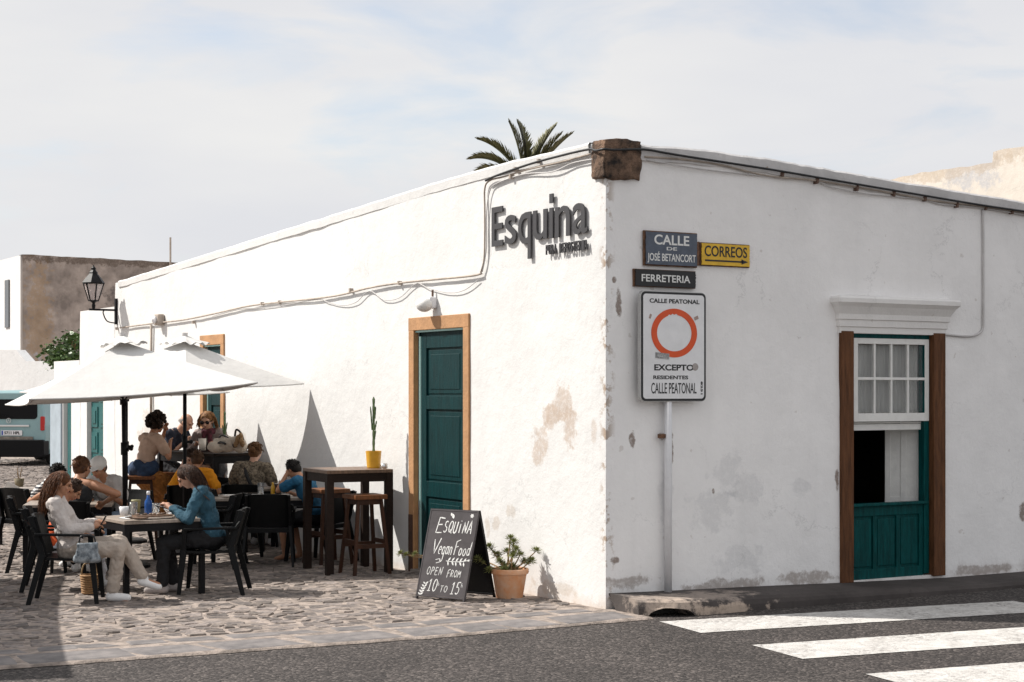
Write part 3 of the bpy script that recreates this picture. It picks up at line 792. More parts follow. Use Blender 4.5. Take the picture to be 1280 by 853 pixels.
# lower teal leaf
zl1 = RZ(1110, 631.5, .03)
lw = BM(); box(lw, ((xi0+xi1)/2-.02, .07, (zl1+zs1)/2), (xi1-xi0-.052, .03, zl1-zs1)); 
ld = obj('lower_door', lw, 'teal_bright', wf)
r = BM(); x0_, x1_ = xi0+.004, xi1-.07; sw = .05
box(r, ((x0_+x1_)/2, .046, zl1-.05), (x1_-x0_, .022, .10)); box(r, ((x0_+x1_)/2, .046, zs1+.055), (x1_-x0_, .022, .10))
box(r, ((x0_+x1_)/2+.01, .035, zl1+.012), (x1_-x0_+.05, .09, .026))
for k in range(4):
    xx = x0_+sw/2+(x1_-x0_-sw)*k/3; box(r, (xx, .0455, (zl1+zs1)/2), (sw, .021, zl1-zs1-.202))
obj('rail', r, 'teal_bright', ld, bevel=.004)
for k in range(3):
    p = BM(); wdt = (x1_-x0_-sw)/3-sw-.03; xc = x0_+sw+(x1_-x0_-sw)/3*k+((x1_-x0_-sw)/3-sw)/2
    box(p, (xc, .050, (zl1+zs1)/2), (wdt, .014, zl1-zs1-.26)); obj('panel', p, 'teal_bright', ld, bevel=.005)
# cornice above
cz = [(wt+.005, .022, 1049, 1178), (wt+.10, .05, 1050, 1177), (wt+.20, .085, 1046, 1184), (RZ(1110, 378), .13, 1041, 1195)]
co = BM(); cb = wt+.002
xa_, xb_ = RX(1050), RX(1177)
prof = [(0, 0), (.03, 0), (.032, .045), (.045, .05), (.047, .10), (.06, .105), (.062, .145), (.075, .165), (.10, .20), (.125, .222), (.135, .23), (.135, .262), (.12, .275), (0, .29)]
H_ = RZ(1110, 371)-cb; k_ = H_/.29; P0 = []
for xe, sg in ((xa_, -1), (xb_, 1)):
    P0.append([co.verts.new((xe+sg*d*.95, -d+.001, cb+h*k_)) for d, h in prof])
for k in range(len(prof)-1): co.faces.new((P0[0][k], P0[1][k], P0[1][k+1], P0[0][k+1]))
for q, sg in ((0, -1), (1, 1)):
    xe = (xa_, xb_)[q]; base = [co.verts.new((xe+sg*d*.95, .03, cb+h*k_)) for d, h in prof]
    for k in range(len(prof)-1): co.faces.new((P0[q][k], base[k], base[k+1], P0[q][k+1]))
obj('cornice', co, plaster('cornice_paint', (.80,.78,.76), mott=.10, holes=.2), cafe)

# ================================================================== neighbours down the lane
lane = thing('garden_building', 'plain white lower house with teal doors beyond the cafe wall', 'building', (0, LEND+.01, 0))
p100 = LW(100, 390)
M['lane_plaster'] = plaster('lane_plaster', (.70,.69,.68), mott=.06, grime=(.3, .5, (.5,.42,.35)))
def yl(px): return LW(px, 520).y
bm = BM(); h1 = 3.22
def lane_wall(name, y0, y1, h, ops, m, parent, base):
    bm = BM(); wall_grid(bm, 'y', y0, y1, lambda u: h, ops, step=.35, thick=.35, bumpy=.012, blend0=False)
    bmesh.ops.translate(bm, verts=bm.verts, vec=(.0, -base, 0)); o = obj(name, bm, m, parent); return o
LY = LEND+.01
ya, yb = yl(129), yl(108.5); dh = 2.15
lane_wall('wall', LY, p100.y, 3.22, [(ya, yb, -.03, dh)], 'lane_plaster', lane, LY)
bm = BM(); box(bm, (2.2, (p100.y-LY)/2, 1.6), (3.6, p100.y-LY-.01, 3.15)); obj('back_wall', bm, 'lane_plaster', lane)
def far_door(parent, y0, y1, h, base, rows):
    bm = BM(); box(bm, (.10, (y0+y1)/2-base, h/2), (.05, y1-y0, h)); d = obj('door', bm, 'teal_far', parent)
    n = 2 if rows > 1 else 1
    for i in range(n):
        for j in range(rows):
            p = BM(); w = (y1-y0)/n; hh = (h-.1)/rows
            box(p, (.068, y0-base+w*(i+.5), .06+hh*(j+.5)), (.02, w*.72, hh*.8)); box(p, (.055, y0-base+w*(i+.5), .06+hh*(j+.5)), (.02, w*.40, hh*.5)); obj('panel', p, 'teal_far', d)
far_door(lane, ya, yb, dh, LY, 5)
gw = thing('garden_wall', 'lower white wall with a plain teal gate at the end of the lane', 'wall', (0, p100.y+.01, 0)); GB = p100.y+.01
yc, yd = yl(89), yl(79); ye = yl(67)
lane_wall('wall', GB, ye, 2.42, [(yc, yd, -.03, 2.1)], 'lane_plaster', gw, GB)
far_door(gw, yc, yd, 2.1, GB, 1)
bm = BM(); box(bm, (.06, yd+.36-GB, 1.05), (.18, .62, 2.1)); M['blue_grey_wall'] = mat('blue_grey_wall', (.36,.42,.47), .85, var=.2, vscale=4); obj('pier', bm, 'blue_grey_wall', gw)
# brown old house behind, its whitened side, and the white yard wall in front of it
bh_d = 60; bx0 = DP(28, 490, bh_d); zt = DP(28, 318, bh_d).z
M['brown_render'] = plaster('brown_render', (.50,.42,.37), mott=.52, patches=[((bx0.x+.6, bx0.y, 4.0), (.55, 2, 3.2), (.42,.28,.16), .6), ((bx0.x+4, bx0.y, 2.9), (5.5, 2, .45), (.50,.50,.54), .85), ((bx0.x+4.2, bx0.y, 5.4), (1.2, 2, .5), (.10,.085,.08), .6), ((bx0.x+9.5, bx0.y, 6.3), (4.2, 2, .5), (.07,.06,.06), .8), ((bx0.x+4, bx0.y, 6.7), (7, 2, .2), (.10,.07,.05), .7), ((bx0.x+6, bx0.y, 4.2), (1.2, 2, .7), (.42,.37,.33), .5)], holes=.7)
old = thing('old_house', 'tall bare brown rendered house wall behind the white houses', 'building', (0,0,0))
bm = BM(); x1_ = bx0.x+16
n = 80; lo = []; hi = []
for i in range(n+1):
    x = bx0.x+16*i/n; z = zt-.012*(x-bx0.x)+.03*noise.noise(Vector((x*2, 0, 0))); lo.append(bm.verts.new((x, bx0.y, -.05))); hi.append(bm.verts.new((x, bx0.y+.01*noise.noise(Vector((x, 1, 0))), z)))
b0 = [bm.verts.new((v.co.x, bx0.y+.5, v.co.z)) for v in hi]
for i in range(n): bm.faces.new((lo[i], lo[i+1], hi[i+1], hi[i])); bm.faces.new((hi[i], hi[i+1], b0[i+1], b0[i]))
obj('wall', bm, 'brown_render', old)
bm = BM(); box(bm, (bx0.x+.28, bx0.y+6.3, zt/2-.01), (.54, 12, zt)); obj('side_wall', bm, 'lane_plaster', old)

bm = BM(); px_ = ray(9.5, 380); t_ = (bx0.x-CX)/px_.x; wp = ORG+px_*t_
box(bm, (bx0.x-.01, wp.y, wp.z), (.06, .55, 1.75)); obj('window', bm, 'glass_dark', old)
yard = thing('yard_wall', 'whitewashed yard wall behind the parked van', 'wall', (0,0,0))
M['yard_plaster'] = plaster('yard_plaster', (.76,.755,.75), mott=.06, grime=(.9, .4, (.55,.5,.46)))
bm = BM(); y0_ = DP(84, 451, 49.5); yd_ = RT*-.83+FW*.55; yn_ = Vector((-yd_.y, yd_.x, 0))
if yn_.dot(FW) < 0: yn_ = -yn_
lo=[]; hi=[]; bk=[]; bl=[]
for i in range(40):
    p = y0_+yd_*(.45*i); z = y0_.z+(0 if i < 5 else .35)+.03*noise.noise(Vector((i*.5, 0, 3)))
    lo.append(bm.verts.new((p.x, p.y, -.05))); hi.append(bm.verts.new((p.x, p.y, z))); q_ = p+yn_*.35; bk.append(bm.verts.new((q_.x, q_.y, z))); bl.append(bm.verts.new((q_.x, q_.y, -.05)))
for i in range(39): bm.faces.new((lo[i], lo[i+1], hi[i+1], hi[i])); bm.faces.new((hi[i], hi[i+1], bk[i+1], bk[i])); bm.faces.new((bk[i], bk[i+1], bl[i+1], bl[i]))
bm.faces.new((lo[0], hi[0], bk[0], bl[0]))
obj('wall', bm, 'yard_plaster', yard)
# pale old building on the right, behind the cafe roof
pr = DP(1280, 185, 24.5); XR = pr.x
pale = thing('pale_building', 'weathered cream parapet rising behind the right end of the cafe roof', 'building', (0,0,0))
def on_x(px, py):
    r = ray(px, py); return ORG + r*((XR-CX)/r.x)
bm = BM(); pts = [on_x(1330, 172), on_x(1241.5, 190), on_x(1240.5, 203), on_x(1180, 212), on_x(1112, 224), on_x(1060, 232)]
fine = []
for a, b in zip(pts, pts[1:]):
    for i in range(12): fine.append(a.lerp(b, i/12))
fine.append(pts[-1]); lo = []; hi = []; bk = []
for p in fine:
    z = p.z+.03*noise.noise(Vector((p.y*3, 0, 0))); lo.append(bm.verts.new((XR, p.y, 0))); hi.append(bm.verts.new((XR, p.y, z))); bk.append(bm.verts.new((XR+.4, p.y, z)))
for i in range(len(fine)-1): bm.faces.new((lo[i], lo[i+1], hi[i+1], hi[i])); bm.faces.new((hi[i], hi[i+1], bk[i+1], bk[i]))
M['pale_wall'] = plaster('pale_wall', (.68,.62,.55), mott=.14, patches=[(tuple(on_x(1215, 215)), (2, .7, .28), (.42,.42,.44), .7), (tuple(on_x(1170, 216)), (2, 2.4, .16), (.46,.37,.28), .6), (tuple(on_x(1260, 190)), (2, .8, .10), (.46,.38,.30), .6)], holes=.2)
obj('wall', bm, 'pale_wall', pale)
bm = BM(); yA, yB = min(p.y for p in fine), max(p.y for p in fine); box(bm, (XR+3.2, (yA+yB)/2, 2.3), (5.5, yB-yA-.02, 4.6)); obj('rear_block', bm, 'pale_wall', pale)
# ================================================================== lettering and signs
Z = Vector((0,0,1))
def left_mx(px, py, off):            # x along the writing direction on the sunny wall (towards the corner)
    p = LW(px, py, -off); return plane_mx(p, (0,-1,0), (0,0,1))
def right_mx(px, py, off): return plane_mx(RW(px, py, -off), (1,0,0), (0,0,1))
sg = thing('wall_sign', 'large raised dark grey letters spelling Esquina with a small line of letters under them', 'sign', (0,0,0))
# letters: (char, left px, right px, top offset, bottom offset) in x-height units
yL, yR = LW(618, 300).y, LW(741, 270).y
zb = 3.29; capH = .375; xh = .275
wd = {'E':.78, 's':.78, 'q':.84, 'u':.90, 'i':.30, 'n':.92, 'a':.88}
tot = sum(wd[c] for c in 'Esquina'); unit = (yL-yR)/tot; y = yL
for c in 'Esquina':
    w = wd[c]*unit*(.85 if c != 'i' else .62); hh = capH if c == 'E' else xh; z0 = zb
    if c == 'q': hh = xh+.16; z0 = zb-.16
    if c == 'i':
        bm = BM(); box(bm, (w/2, xh/2, .0), (w, xh, .015)); box(bm, (w/2, xh+.085, .0), (w, .085, .015)); me = mesh_of(bm, 'letter', 'letter_dark')
    else:
        me = text_mesh(c, .5, .007, .003, name='letter'); xs_ = [v.co.x for v in me.vertices]; yy = [v.co.y for v in me.vertices]
        x0, x1, y0, y1 = min(xs_), max(xs_), min(yy), max(yy)
        for v in me.vertices: v.co.x = (v.co.x-x0)*w/(x1-x0); v.co.y = (v.co.y-y0)*hh/(y1-y0)
        me.materials.append(M['letter_dark'])
    me.transform(plane_mx((-.026, y, z0), (0,-1,0), (0,0,1)))
    obj('letter', me, parent=sg)
    y -= wd[c]*unit
a = LW(686, 313); b = LW(738, 306)
s = 'PURA REPOSTERIA'; w = (a.y-b.y)/len(s)
for i, c in enumerate(s):
    if c == ' ': continue
    fit_text(c, w*.86, .088, 'letter_dark', sg, plane_mx((-.03, a.y-w*(i+.5), LW(712, 309.5).z), (0,-1,0), (0,0,1)), extrude=.007, bold=.015, name='small_letter')

def plate(px0, py0, px1, py1, pyr0, pyr1, off, m, th=.015):
    """plate on the shaded wall, corners read from the photo; returns matrix at its face centre, w, h"""
    y = -off; p = RW(px0, (py0+py1)/2, y); q = RW(px1, (pyr0+pyr1)/2, y); 
    zt_ = (RW(px0, py0, y).z+RW(px1, pyr0, y).z)/2; zb_ = (RW(px0, py1, y).z+RW(px1, pyr1, y).z)/2
    return p.x, q.x, zb_, zt_
def rust_plate(name, label, px, m, rim, off, texts):
    x0, x1, z0, z1 = plate(*px, off, m)
    e = thing(name, label, 'sign', ((x0+x1)/2, 0, z0))
    e_in = Vector(((x0+x1)/2, 0, z0))
    bm = BM(); box(bm, (0, -off/2+.008, (z1-z0)/2), (x1-x0, off-.012, z1-z0)); obj('rusty_rim', bm, 'plate_rust', e)
    bm = BM(); n = 26; W_, H_ = x1-x0-2*rim, z1-z0-2*rim; pl = []
    for k in range(4*n):
        s_, t = divmod(k, n); t /= n
        x, z = [(-.5+t, -.5), (.5, -.5+t), (.5-t, .5), (-.5, .5-t)][s_]
        j = .006*noise.noise(Vector((x*30, z*30, off*100))); kx = 1-abs(j)*1.5/max(W_, .1)*2; pl.append((x*W_*kx-abs(j)*(1 if x>0 else -1)*.6, (z1-z0)/2+z*H_*kx))
    vs = [bm.verts.new((x, -off-.002, z)) for x, z in pl]; vb = [bm.verts.new((x, -off+.004, z)) for x, z in pl]
    bm.faces.new(vs)
    for i in range(len(vs)): bm.faces.new((vs[i], vb[i], vb[(i+1)%len(vs)], vs[(i+1)%len(vs)]))
    obj('enamel_plate', bm, m, e)
    for (t, w, h, cx, cz, mm, bold) in texts:
        fit_text(t, w*W_, h*H_, mm, e, plane_mx((cx*W_, -off-.0035, (z1-z0)/2+cz*H_), (1,0,0), (0,0,1)), extrude=.001, bold=bold)
    return e, x1-x0, z1-z0
st, _, _ = rust_plate('street_sign', 'blue enamel street name plate reading CALLE DE JOSE BETANCORT with rusty edges', (806, 286.5, 872.5, 330, 293, 336.5), 'plate_blue', .010, .03,
    [('CALLE', .68, .31, .0, .27, 'letter_white', .02), ('DE', .20, .10, .0, .005, 'letter_white', .012), ('JOS\u00c9 BETANCORT', .94, .36, .0, -.275, 'letter_white', .012)])
yl_s, w_, h_ = rust_plate('direction_sign', 'yellow enamel plate reading CORREOS above an arrow', (876, 302, 938, 331, 307, 336), 'plate_yellow', .008, .03,
    [('CORREOS', .88, .50, .0, .15, 'letter_black', .012)])
bm = BM(); W2, H2 = w_-.016, h_-.016
zc = h_/2-.29*H2
box(bm, (-.04*W2, -.0335, zc), (.78*W2, .003, .075*H2)); vs = [bm.verts.new(p) for p in ((.32*W2, -.035, zc+.12*H2), (.32*W2, -.035, zc-.12*H2), (.46*W2, -.035, zc))]; bm.faces.new(vs)
obj('arrow', bm, 'letter_black', yl_s)
bm = BM(); box(bm, (-w_/2-.035, -.012, h_/2), (.05, .02, h_*1.02)); obj('side_strip', bm, 'plate_rust', yl_s)
rust_plate('shop_sign', 'narrow black enamel plate reading FERRETERIA', (793.5, 335, 870.5, 357, 340, 362), 'letter_black', .005, .035,
    [('FERRETERIA', .80, .44, .0, .0, 'letter_white', .015)])
# the traffic sign on its post
off = .11
xs0, xs1, z0, z1 = plate(800.5, 363.5, 882.5, 501.5, 366, 503, off, '')
ts = thing('traffic_sign', 'white rectangular pedestrian street sign with a red ring on a pale post against the wall', 'sign', ((xs0+xs1)/2+.04, -.1, pav_h(.9)))
tz = pav_h(.9); W_, H_ = xs1-xs0, z1-z0; zc = (z0+z1)/2-tz; cx0 = -.04
def rrect(bm, cx, cz, w, h, r, y0, y1):
    pts = []
    for (sx, sz, a0) in ((1,-1,-90), (1,1,0), (-1,1,90), (-1,-1,180)):
        for k in range(7):
            a = radians(a0+15*k); pts.append((cx+sx*(w/2-r)+r*cos(a), cz+sz*(h/2-r)+r*sin(a)))
    a_ = [bm.verts.new((x, y0, z)) for x, z in pts]; b_ = [bm.verts.new((x, y1, z)) for x, z in pts]; n = len(pts)
    bm.faces.new(a_); bm.faces.new(b_[::-1])
    for i in range(n): bm.faces.new((a_[i], a_[(i+1)%n], b_[(i+1)%n], b_[i]))
bm = BM(); rrect(bm, cx0, zc, W_, H_, .05, -.012, .035); obj('sign_box', bm, 'sign_back', ts, bevel=.004)
bm = BM(); rrect(bm, cx0, zc, W_-.012, H_-.012, .045, -.0145, -.011); obj('black_border', bm, 'letter_black', ts)
bm = BM(); rrect(bm, cx0, zc, W_-.052, H_-.052, .030, -.0165, -.014); obj('face_plate', bm, 'sign_white', ts)
fy = -.0175; top = zc+H_/2
def on_face(u, v): return plane_mx((cx0+(u-.5)*W_, fy, top-v*H_), (1,0,0), (0,0,1))
bm = BM(); n = 64; R1, R0 = .35*W_, .262*W_; c = (cx0+.002, top-.377*H_)
# ring, slightly chipped at its top
A = []; B_ = []
for k in range(n):
    a = 2*pi*k/n; chip = .010 if 14 <= k <= 19 and k % 2 else 0
    A.append(bm.verts.new((c[0]+R1*cos(a), fy-.001, c[1]+.222*H_*sin(a)))); B_.append(bm.verts.new((c[0]+(R0+chip)*cos(a), fy-.001, c[1]+(.166*H_+chip)*sin(a))))
for k in range(n): bm.faces.new((A[k], A[(k+1)%n], B_[(k+1)%n], B_[k]))
obj('red_ring', bm, 'sign_red', ts)
for (t, w, h, u, v, b) in (('CALLE PEATONAL', .76, .040, .51, .088, .028), ('EXCEPTO', .60, .056, .50, .690, .03), ('RESIDENTES', .53, .034, .45, .780, .028), ('CALLE PEATONAL', .69, .098, .50, .878, .006)):
    fit_text(t, w*W_, h*H_, 'letter_black', ts, on_face(u, v), extrude=.0008, bold=b)
o = fit_text('8251', .12*H_, .030*W_, 'letter_black', ts, on_face(.925, .875) @ Matrix.Rotation(-pi/2, 4, 'Z'), extrude=.0008, bold=.03)
bm = BM(); ell(bm, (cx0+.325*W_, fy, top-.683*H_), (.035, .002, .034), seg=14, rings=6); obj('sticker', bm, 'sticker', ts)
bm = BM(); box(bm, (cx0-.18*W_, fy-.001, top-.585*H_), (.15, .002, .05), Euler((0,.08,0))); M['sticker_pale'] = mat('sticker_pale', (.50,.50,.50), .8, var=.7, vscale=80); obj('sticker', bm, 'sticker_pale', ts)
M['sticker_patch'] = mat('sticker_patch', (.48,.36,.32), .8, var=.35, vscale=60)
bm = BM(); box(bm, (cx0+.34*W_, fy-.001, top-.235*H_), (.045, .002, .03), Euler((0,-.4,0))); obj('sticker', bm, 'sticker_patch', ts); bm = BM(); box(bm, (cx0-.36*W_, fy-.001, top-.23*H_), (.02, .002, .04), Euler((0,.4,0))); obj('sticker', bm, 'sticker_patch', ts)
px_post = RW(836, 600, -.08).x-ts.location.x
bm = BM(); tube(bm, [(px_post, .03, -.0), (px_post, .03, zc+.2)], .034, 16); obj('post', bm, 'pipe_white', ts, smooth=True)
bm = BM(); box(bm, (px_post-.055, .045, RZ(829, 545)-tz), (.06, .05, .035)); obj('bracket', bm, 'plate_rust', ts)
bm = BM(); box(bm, (px_post, .015, zc+.25), (.10, .035, .03)); obj('clamp', bm, 'sign_back', ts); bm = BM(); box(bm, (px_post, .015, zc-.25), (.10, .035, .03)); obj('clamp', bm, 'sign_back', ts)

# ================================================================== cables, pipes, wall lamps
def cable(name, label, pts, r, m, parts=None):
    o = obj(name, BM() if False else _tube(pts, r), m, smooth=True); return tag(o, label, 'cable')
def _tube(pts, r):
    bm = BM(); tube(bm, pts, r, 7); return bm
def smooth_pts(pts, k=6):
    out = []
    P = [pts[0]]+list(pts)+[pts[-1]]
    for i in range(1, len(P)-2):
        for j in range(k):
            t = j/k; a, b, c, d = P[i-1], P[i], P[i+1], P[i+2]
            out.append(.5*((2*b)+(c-a)*t+(2*a-5*b+4*c-d)*t*t+(3*b-3*c+d-a)*t**3))
    out.append(pts[-1]); return out
Lp = lambda l, off=.03: [LW(x, y, -off) for x, y in l]
Rp = lambda l, off=.03: [RW(x, y, -off) for x, y in l]
corner = Vector((-.06, -.06, 4.0))
def around(z): return [Vector((-.065, .05, z)), Vector((-.055, -.055, z)), Vector((.05, -.07, z))]
cable('cable', 'thick black cable running round the corner stone and along the top of the shaded wall', smooth_pts(Lp([(607, 226), (620, 220), (660, 206), (700, 195), (735, 187)], .05)+around(3.985)+Rp([(805, 187), (830, 191), (860, 196), (960, 211.5), (1040, 225), (1140, 242), (1230, 257), (1300, 267)], .055)), .011, 'cable_black')
cable('cable', 'thin cable bundle stapled under the black cable along the shaded wall', smooth_pts(Rp([(806, 196), (850, 199), (900, 206), (960, 220), (1015, 225), (1060, 232), (1130, 244), (1160, 250), (1225, 258), (1262, 263), (1300, 270)], .03)), .009, 'cable_tan')
cable('cable', 'slack grey wire hanging between staples on the shaded wall', smooth_pts(Rp([(808, 200), (880, 212), (955, 220), (1018, 226), (1040, 234), (1080, 242), (1120, 246), (1155, 250), (1180, 256), (1225, 260), (1300, 272)], .025)), .006, 'cable_grey')
cable('cable', 'tan wire from the corner stone along the sunny wall above the raised letters', smooth_pts(Lp([(740, 192), (700, 203), (660, 212), (630, 221), (612, 226), (606, 236), (606, 262), (606, 300), (605, 325), (601, 341)], .03)), .009, 'cable_tan')
cable('cable', 'second wire dropping down the sunny wall left of the raised letters', smooth_pts(Lp([(742, 199), (716, 204), (690, 215), (655, 218), (622, 229), (612, 240), (608, 270), (608, 310), (603, 340)], .025)), .006, 'cable_grey')
cable('cable', 'long tan wire along the sunny wall from above the near door to the street lantern', smooth_pts(Lp([(602, 342), (590, 345), (550, 349), (500, 354), (462, 360), (425, 369), (390, 374), (350, 378), (310, 383), (265, 393), (230, 400), (205, 403), (180, 406), (150, 410)], .03)), .011, 'cable_tan')
cable('cable', 'slack thin wire looping under the long wire on the sunny wall', smooth_pts(Lp([(598, 350), (580, 363), (560, 366), (535, 360), (520, 355), (500, 372), (480, 375), (462, 364), (445, 378), (428, 382), (410, 378), (395, 375), (340, 384), (300, 387), (265, 396)], .022)), .0045, 'cable_grey')
M['clip'] = mat('clip', (.12,.07,.05), .8)
ORD = ('first','second','third','fourth','fifth','sixth','seventh','eighth','ninth')
for q, (x, y) in enumerate(((975, 218), (1018, 227), (1068, 236), (1114, 243), (1153, 249), (1193, 257), (1229, 260), (1262, 265))):
    bm = BM(); p = RW(x, y, 0); box(bm, (0, -.025, 0), (.022, .05, .05), Euler((0,.2,0))); o = obj('cable_clip', bm, 'clip'); o.location = p
    tag(o, ORD[q]+' rusty cable staple on the shaded wall, counted from the corner stone', 'clip', 'staples holding the cables on the shaded wall')
for q, (x, y) in enumerate(((677, 202), (648, 212), (642, 221), (502, 354), (441, 363), (352, 378), (330, 380), (244, 403), (148, 411))):
    bm = BM(); p = LW(x, y, 0); box(bm, (-.02, 0, 0), (.05, .03, .04)); o = obj('cable_clip', bm, 'cable_tan'); o.location = p
    tag(o, ORD[q]+' pale wire clip on the sunny wall, counted from the corner stone', 'clip', 'clips holding the wires on the sunny wall')
o = obj('conduit', _tube(smooth_pts(Rp([(1228.5, 262), (1229, 300), (1229, 350), (1229, 395), (1228, 412), (1220, 419), (1205, 420.5), (1179, 418)], .018)), .012), 'cable_grey', smooth=True); tag(o, 'grey conduit dropping beside the window and bending to its frame', 'pipe')
o = obj('wall_pipe', _tube(Lp([(189, 406), (189, 460), (189, 520)], .03), .02), 'cable_tan', smooth=True); tag(o, 'thin rusty pipe down the far part of the sunny wall', 'pipe')
# wall lamp above the near door
p = LW(544, 380, 0); wl = thing('wall_lamp', 'small white wall lamp above the near door', 'lamp', (0, p.y, p.z))
bm = BM(); box(bm, (-.045, 0, .01), (.09, .10, .12)); obj('base', bm, 'pipe_white', wl, bevel=.02)
bm = BM(); ell(bm, (-.11, .03, -.01), (.085, .10, .075)); obj('shade', bm, 'white_paint', wl, smooth=True)
bm = BM(); tube(bm, [(-.03, 0, .06), (-.03, .0, .14)], .012, 8); obj('cable_gland', bm, 'clip', wl)
p = LW(203, 400, 0); jb = thing('junction_box', 'small weathered cable box on the far part of the sunny wall', 'box', (0, p.y, p.z))
bm = BM(); box(bm, (-.05, 0, 0), (.10, .20, .16)); obj('housing', bm, 'cable_tan', jb, bevel=.02)
bm = BM(); lathe(bm, [(.05, 0), (.06, .03), (.02, .06)], seg=14); bmesh.ops.rotate(bm, verts=bm.verts, matrix=Matrix.Rotation(-pi/2, 3, 'Y')); bmesh.ops.translate(bm, verts=bm.verts, vec=(-.10, 0, 0)); obj('cover', bm, 'pipe_white', jb)
# street lantern on its arm
p = LW(146.5, 388, 0)
sl_ = thing('street_lantern', 'black old-fashioned street lantern on an arm at the far end of the sunny wall', 'street lamp', (0, p.y, p.z))
bm = BM(); box(bm, (-.02, 0, -.02), (.035, .05, .40)); bar(bm, (-.03, 0, 0), (-.44, 0, .0), .03, .03); obj('bracket', bm, 'black_metal', sl_)
bm = BM(); tube(bm, smooth_pts([Vector((-.03,0,-.2)), Vector((-.16,0,-.17)), Vector((-.22,0,-.05)), Vector((-.2,0,0))]), .010, 6); obj('scroll', bm, 'black_metal', sl_)
LX = -.37; lz = .02; LS = .76
def lant_ring(h, r): return [Vector((LX+r*LS*cos(pi/6+k*pi/3), r*LS*sin(pi/6+k*pi/3), lz+h*LS)) for k in range(6)]
lo = lant_ring(.15, .095); hi = lant_ring(.50, .205)
fb = BM()
for k in range(6):
    bar(fb, lo[k], hi[k], .018); bar(fb, lo[k], lo[(k+1)%6], .016); bar(fb, hi[k], hi[(k+1)%6], .022)
tube(fb, [(LX,0,lz-.02), (LX,0,lz+.04), (LX,0,lz+.08), (LX, 0, lz+.115)], [.02, .03, .02, .065], 12)
lf_ = obj('lantern_frame', fb, 'black_metal', sl_)
for k in range(6):
    g = BM(); q = [lo[k], lo[(k+1)%6], hi[(k+1)%6], hi[k]]; c = sum(q, Vector())/4; vs = [g.verts.new(c+(v-c)*.96) for v in q]; vv = [g.verts.new(c+(v-c)*.95+(c-Vector((LX,0,c.z))).normalized()*-.004) for v in q]
    g.faces.new(vs); g.faces.new(vv[::-1])
    for i in range(4): g.faces.new((vs[i], vv[i], vv[(i+1)%4], vs[(i+1)%4]))
    obj('glass_pane', g, 'lamp_glass', lf_)
r = BM(); lathe(r, [(a_*LS, b_*LS) for a_, b_ in [(.225, .50), (.235, .515), (.17, .60), (.10, .68), (.085, .70), (.09, .72), (.05, .77), (.045, .79), (.055, .81), (.02, .84), (.012, .87)]], (LX, 0, lz), 6); obj('lantern_roof', r, 'black_metal', sl_)
# aerial
p = DP(213, 297, 36); q = DP(213, 340, 36); bm = BM(); tube(bm, [(p.x, p.y, q.z-1), p], .022, 6); tag(obj('aerial_mast', bm, 'cable_tan'), 'thin aerial mast standing behind the roofline', 'mast')

